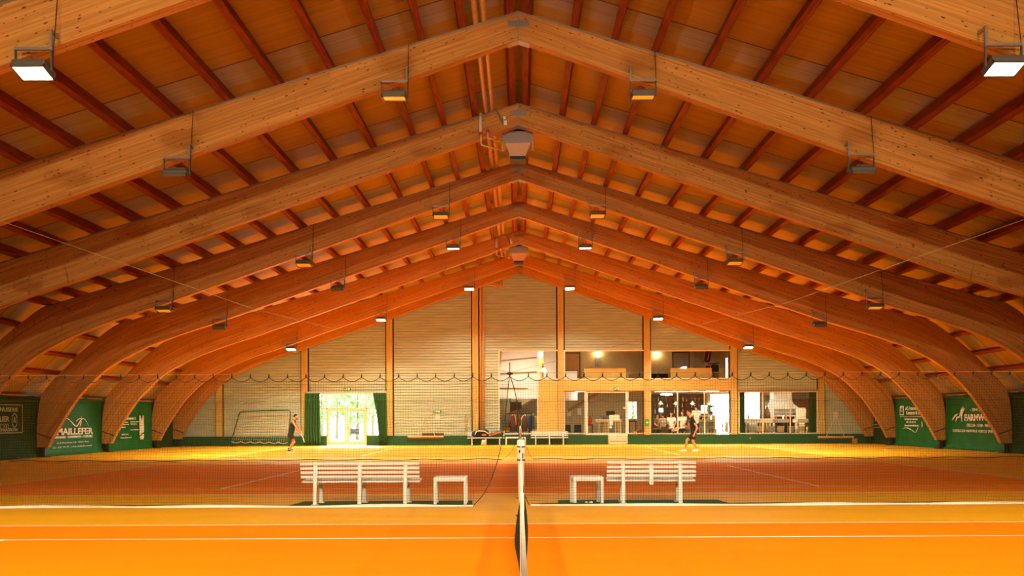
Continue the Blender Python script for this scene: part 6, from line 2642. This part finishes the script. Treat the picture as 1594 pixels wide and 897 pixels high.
a, c = PX(1236, 619, 52.4), PX(1256, 611, 52.4)
mb.rbox(a.x, c.x, 52.3, 52.55, a.z, c.z, .02)
tag(mb.build('wall_box', M['grey']), 'grey box high on the wall right of the fireplace', 'box')
r = thing('armchair', 'cream upholstered armchair right of the fireplace', 'armchair', (xx(1250, 50.3), 50.3, FZ))
p = V3((xx(1250, 50.3), 50.3, FZ))
b = MB()
b.rbox(p.x - .35, p.x + .35, 50.0, 50.6, FZ + .15, FZ + .55, .06)
b.build('seat', M['cream'], r)
b = MB()
b.rbox(p.x - .33, p.x + .28, 50.5, 50.72, FZ + .5, zz(635, 1250, 50.5), .09)
b.build('backrest', M['cream'], r)
for s in (-1, 1):
    b = MB()
    b.rbox(p.x + s * .36 - .07, p.x + s * .36 + .07, 50.0, 50.65, FZ + .1, FZ + .78, .05)
    b.build('armrest', M['cream'], r)
b = MB()
for sx in (-1, 1):
    for y in (50.05, 50.55):
        MB().box(p.x + sx * .3 - .03, p.x + sx * .3 + .03, y, y + .05, FZ, FZ + .16).build('leg', M['wood_dark'], r)
for xa, xb, d_, lab, m in ((1163, 1187.5, 48.8, 'dining table with pale cloth in the first dining pane', 'cream'), (1190, 1203, 49.2, 'small dining table with pale cloth left in the middle pane', 'cream'),
                           (1206, 1228, 49.2, 'dining table with olive cloth in front of the firebox', 'stone_grey'), (1241, 1262, 48.8, 'dining table with pale cloth in the last dining pane', 'cream')):
    table(xx(xa, d_), xx(xb, d_), d_, d_ + .8, zz(652.5, xa, d_), 'wood_light', lab, 'dining tables', m)
for k, px in enumerate((1168, 1182, 1197, 1213, 1228, 1245, 1259)):
    chair(px, 48.35, 'wood_light' if k % 2 else 'stone_grey', 'wood_dark', '%s dining chair from the left behind the dining room window' % ORD[k], 0 if k % 2 else .15, .86, 'dining chairs')
for k, (px, m, hgt, lab) in enumerate(((1165.5, 'wood', .3, 'brown bottle at the end of the first dining table'), (1171, 'cream', .24, 'pale bottle further along the first dining table'), (1223.5, 'orange', .34, 'tall orange bottle on the olive dining table'), (1208, 'red', .22, 'red flask at the edge of the olive dining table'), (1219, 'white', .2, 'white jug on the olive dining table'))):
    d_ = 49.0 if px < 1190 else 49.4
    b = MB()
    b.lathe([(.05, 0), (.055, .02), (.055, hgt * .6), (.02, hgt * .8), (.018, hgt)], (0, 0, 0), 12)
    o = b.build('table_bottle', M[m], origin=(0, 0, 0), smooth=True)
    o.location = (xx(px, d_), d_, zz(652.5, 1163 if px < 1190 else 1206, 48.8 if px < 1190 else 49.2) + .009)
    tag(o, lab, 'bottle', 'bottles on the dining tables')

# ------------------------------------------------ upper floor
UZ = 3.46
for k, (pa, pb, lab) in enumerate((((911, 592), (974.5, 574.5), 'yellow plywood parapet box behind the middle upper window'), ((1044, 592), (1108, 574), 'yellow plywood parapet box behind the upper window with the grey door'))):
    mb = MB()
    x0, x1 = xx(pa[0], 47.75), xx(pb[0], 47.75)
    mb.box(x0, x1, 47.7, 47.76, UZ, zz(pb[1], 940 if k == 0 else 1075, 47.7))
    mb.box(x0, x0 + .06, 47.76, 48.3, UZ, zz(pb[1], 940 if k == 0 else 1075, 47.7))
    mb.box(x1 - .06, x1, 47.76, 48.3, UZ, zz(pb[1], 940 if k == 0 else 1075, 47.7))
    mb.box(x0 - .02, x1 + .02, 47.68, 48.32, zz(pb[1], 940 if k == 0 else 1075, 47.7), zz(pb[1], 940 if k == 0 else 1075, 47.7) + .035)
    tag(mb.build('parapet_box', M['ply']), lab, 'parapet', 'plywood parapet boxes')


def inner_door(pa, pb, d, m, label, glazed=False):
    x0, x1 = xx(pa[0], d), xx(pb[0], d)
    z1 = zz(pb[1], (pa[0] + pb[0]) / 2, d)
    r = thing('panel_door', label, 'door', ((x0 + x1) / 2, d, UZ), None, 'thing')
    b = MB()
    for q in ((x0 - .07, x0, UZ, z1 + .07), (x1, x1 + .07, UZ, z1 + .07), (x0 - .07, x1 + .07, z1, z1 + .07)):
        b.box(q[0], q[1], d - .05, d, q[2], q[3])
    b.build('door_frame', M['wood_dark'], r)
    MB().box(x0, x1, d - .03, d, UZ + .01, z1).build('door_panel', M[m], r)
    b = MB()
    b.tube([(x1 - .1, d - .03, UZ + 1.02), (x1 - .1, d - .08, UZ + 1.02), (x1 - .22, d - .08, UZ + 1.02)], .012, 6)
    b.build('handle', M['steel'], r)
    if glazed:
        MB().box(x0 + .35, x1 - .12, d - .035, d - .028, UZ + 1.0, z1 - .15).build('door_window', M['paper'], r)
    return r


inner_door((880.5, 591), (902, 550.5), 50.98, 'wood', 'brown upstairs door at the left end of the middle upper window')
inner_door((1048.5, 591), (1072, 549.5), 51.18, 'grey', 'grey upstairs door between the wall lamp and the glazed cupboard')
r = thing('glazed_cupboard', 'tall pale glazed cupboard upstairs between door and hanging bag', 'cupboard', (xx(1088, 51), 50.95, UZ))
MB().box(xx(1080, 51), xx(1096, 51), 50.85, 51.18, UZ, zz(545.5, 1088, 51)).build('cabinet', M['stone_grey'], r)
for pa, pb in ((1080.5, 1087.5), (1088.5, 1095.5)):
    x0, x1 = xx(pa, 50.83), xx(pb, 50.83)
    MB().rbox(x0, x1, 50.81, 50.85, UZ + .1, zz(547, 1088, 50.83), .008).build('door', M['concrete'], r)
r = thing('backpack', 'dark backpack with red trim hanging upstairs near the end post', 'bag', PX(1102, 564, 48.4))
p = PX(1102.5, 554, 48.4)
b = MB()
b.rbox(p.x - .17, p.x + .17, 48.3, 48.55, p.z - .36, p.z + .36, .09, M4=Matrix.Translation(p) @ Matrix.Rotation(radians(9), 4, 'Y') @ Matrix.Translation(-p))
b.build('bag_body', M['black'], r, smooth=True)
b = MB()
b.tube([p + V3((.03, -.12, .2)), p + V3((.0, -.14, .0)), p + V3((-.05, -.12, -.25))], .025, 6)
b.build('red_trim', M['red'], r)
b = MB()
b.tube([p + V3((.05, 0, .34)), p + V3((.05, 0, .5)), p + V3((.05, .0, 6.05 - p.z))], .012, 6)
b.build('hanging_strap', M['black'], r)
r = thing('exercise_bike', 'dark exercise machine with flat handlebar standing upstairs by the bright slit', 'machine', (xx(1112, 48.6), 48.6, UZ))
p = V3((xx(1112, 48.6), 48.6, UZ))
zb_ = zz(566.5, 1112, 48.6)
b = MB()
b.tube([(p.x - .38, 48.5, zb_ - .02), (p.x + .28, 48.5, zb_ + .03)], .028, 8)
b.build('handlebar', M['black'], r)
b = MB()
b.rbox(p.x - .18, p.x + .24, 48.42, 48.72, zb_ - .55, zb_ - .06, .08)
b.build('housing', M['black'], r, smooth=True)
b = MB()
b.tube([(p.x, 48.57, UZ + .05), (p.x, 48.57, zb_)], .04, 8)
b.tube([(p.x - .1, 48.57, UZ + .4), (p.x - .45, 48.57, zb_ - .2)], .03, 8)
b.build('frame_tube', M['dark_steel'], r)
b = MB()
b.rbox(p.x - .5, p.x - .25, 48.48, 48.66, zb_ - .22, zb_ - .13, .03)
b.build('saddle', M['black'], r)
b = MB()
b.tube([(p.x - .3, 48.57, UZ + .03), (p.x + .3, 48.57, UZ + .03)], .03, 8)
b.tube([(p.x - .3, 48.35, UZ + .03), (p.x - .3, 48.8, UZ + .03)], .03, 8)
b.tube([(p.x + .3, 48.35, UZ + .03), (p.x + .3, 48.8, UZ + .03)], .03, 8)
b.build('foot_frame', M['dark_steel'], r)
mb = MB()
mb.rbox(xx(1119, 49), xx(1129, 49), 48.95, 49.05, UZ, zz(573, 1124, 49), .01)
tag(mb.build('upper_screen', M['ply']), 'yellow board upstairs beside the exercise machine', 'board')
r = thing('sofa', 'low dark sofa upstairs left of the second parapet box', 'sofa', (xx(1029, 48.6), 48.6, UZ))
x0, x1 = xx(1014, 48.6), xx(1043, 48.6)
MB().rbox(x0, x1, 48.4, 49.2, UZ + .05, UZ + .26, .04).build('seat', M['black'], r)
MB().rbox(x0, x1, 49.1, 49.35, UZ + .05, zz(582, 1029, 49.2), .05).build('backrest', M['black'], r)
for q in (x0, x1 - .14):
    MB().rbox(q, q + .14, 48.4, 49.3, UZ + .0, UZ + .34, .04).build('armrest', M['black'], r)
mb = MB()
mb.rbox(xx(880, 48.5), xx(898.5, 48.5), 48.3, 48.8, UZ, zz(578.5, 889, 48.5), .03)
tag(mb.build('white_chest', M['white_panel']), 'white chest upstairs in front of the brown door', 'chest')
r = thing('side_lamp', 'small lamp with disc top upstairs right of the first parapet box', 'lamp', (xx(978, 48.4), 48.4, UZ))
p = V3((xx(977.5, 48.4), 48.4, UZ))
b = MB()
b.tube([p, V3((p.x, p.y, zz(583.5, 977, 48.4)))], .035, 8)
b.build('lamp_stem', M['cream'], r)
b = MB()
b.lathe([(.16, 0), (.13, .03), (.04, .05)], V3((p.x, p.y, zz(583.5, 977, 48.4))), 16)
b.build('disc_shade', M['white'], r)

# =================================================================== OUTSIDE THE GLAZED DOOR
struct(MB().box(-24, 24, D + .12, 90, -.12, -.005).build('ground_outside', M['paving']))


def tree(x, y, h, rad, label, seed, n=560):
    rnd = random.Random(seed)
    r = thing('garden_tree', label, 'tree', (x, y, 0), 'trees outside the glazed door')
    b = MB()
    b.tube([(x, y, 0), (x + .05, y, h * .3), (x, y + .1, h * .7)], [.14, .11, .05], 8)
    for k in range(5):
        a = k * 1.25
        b.tube([(x, y, h * (.3 + .06 * k)), (x + rad * .6 * cos(a), y + rad * .6 * sin(a), h * (.5 + .07 * k))], [.05, .02], 6)
    b.build('trunk', M['bark'], r)
    b = MB()
    for k in range(n):
        v = V3((rnd.gauss(0, 1), rnd.gauss(0, 1), rnd.gauss(0, 1))).normalized() * rnd.uniform(.55, 1) ** .6
        c = V3((x + v.x * rad, y + v.y * rad, h * .62 + v.z * h * .40))
        t = V3((rnd.uniform(-1, 1), rnd.uniform(-1, 1), rnd.uniform(-.5, 1))).normalized() * .16
        s_ = t.orthogonal().normalized() * .09
        b.add([c - t, c + s_, c + t, c - s_], [(0, 1, 2, 3)])
    b.build('foliage', M['leaf'], r)


for k, (px, d_, h, rad, lab) in enumerate(((500, 58, 5.2, 1.35, 'leafy tree outside the left side light'), (524, 64, 6.0, 1.9, 'tree crown outside above the first door leaf'), (556, 60, 4.6, 1.35, 'tree outside behind the second door leaf'),
                                          (580, 70, 5.5, 1.8, 'tree outside the right side light'), (545, 76, 7.5, 3.4, 'large distant tree behind the door transom'), (985, 60, 5.0, 2.0, 'tree outside the rear lobby window'))):
    tree(xx(px, d_), d_, h, rad, lab, 20 + k)
r = thing('garden_chair', 'dark garden chair on the paving outside the second door leaf', 'chair', (xx(551, 52), 52, 0))
x = xx(551, 52)
MB().box(x - .28, x + .28, 51.8, 52.3, .42, .45).build('seat', M['dark_steel'], r)
MB().box(x - .28, x + .28, 52.27, 52.31, .55, .9).build('backrest', M['dark_steel'], r)
for sx in (-1, 1):
    for y in (51.83, 52.27):
        MB().box(x + sx * .26 - .015, x + sx * .26 + .015, y - .015, y + .015, 0, .43 if y < 52 else .6).build('leg', M['dark_steel'], r)

for o in COL.objects:
    if o.parent is None and o.type in ('MESH', 'EMPTY') and 'kind' not in o and 'category' not in o:
        o['kind'] = 'structure'
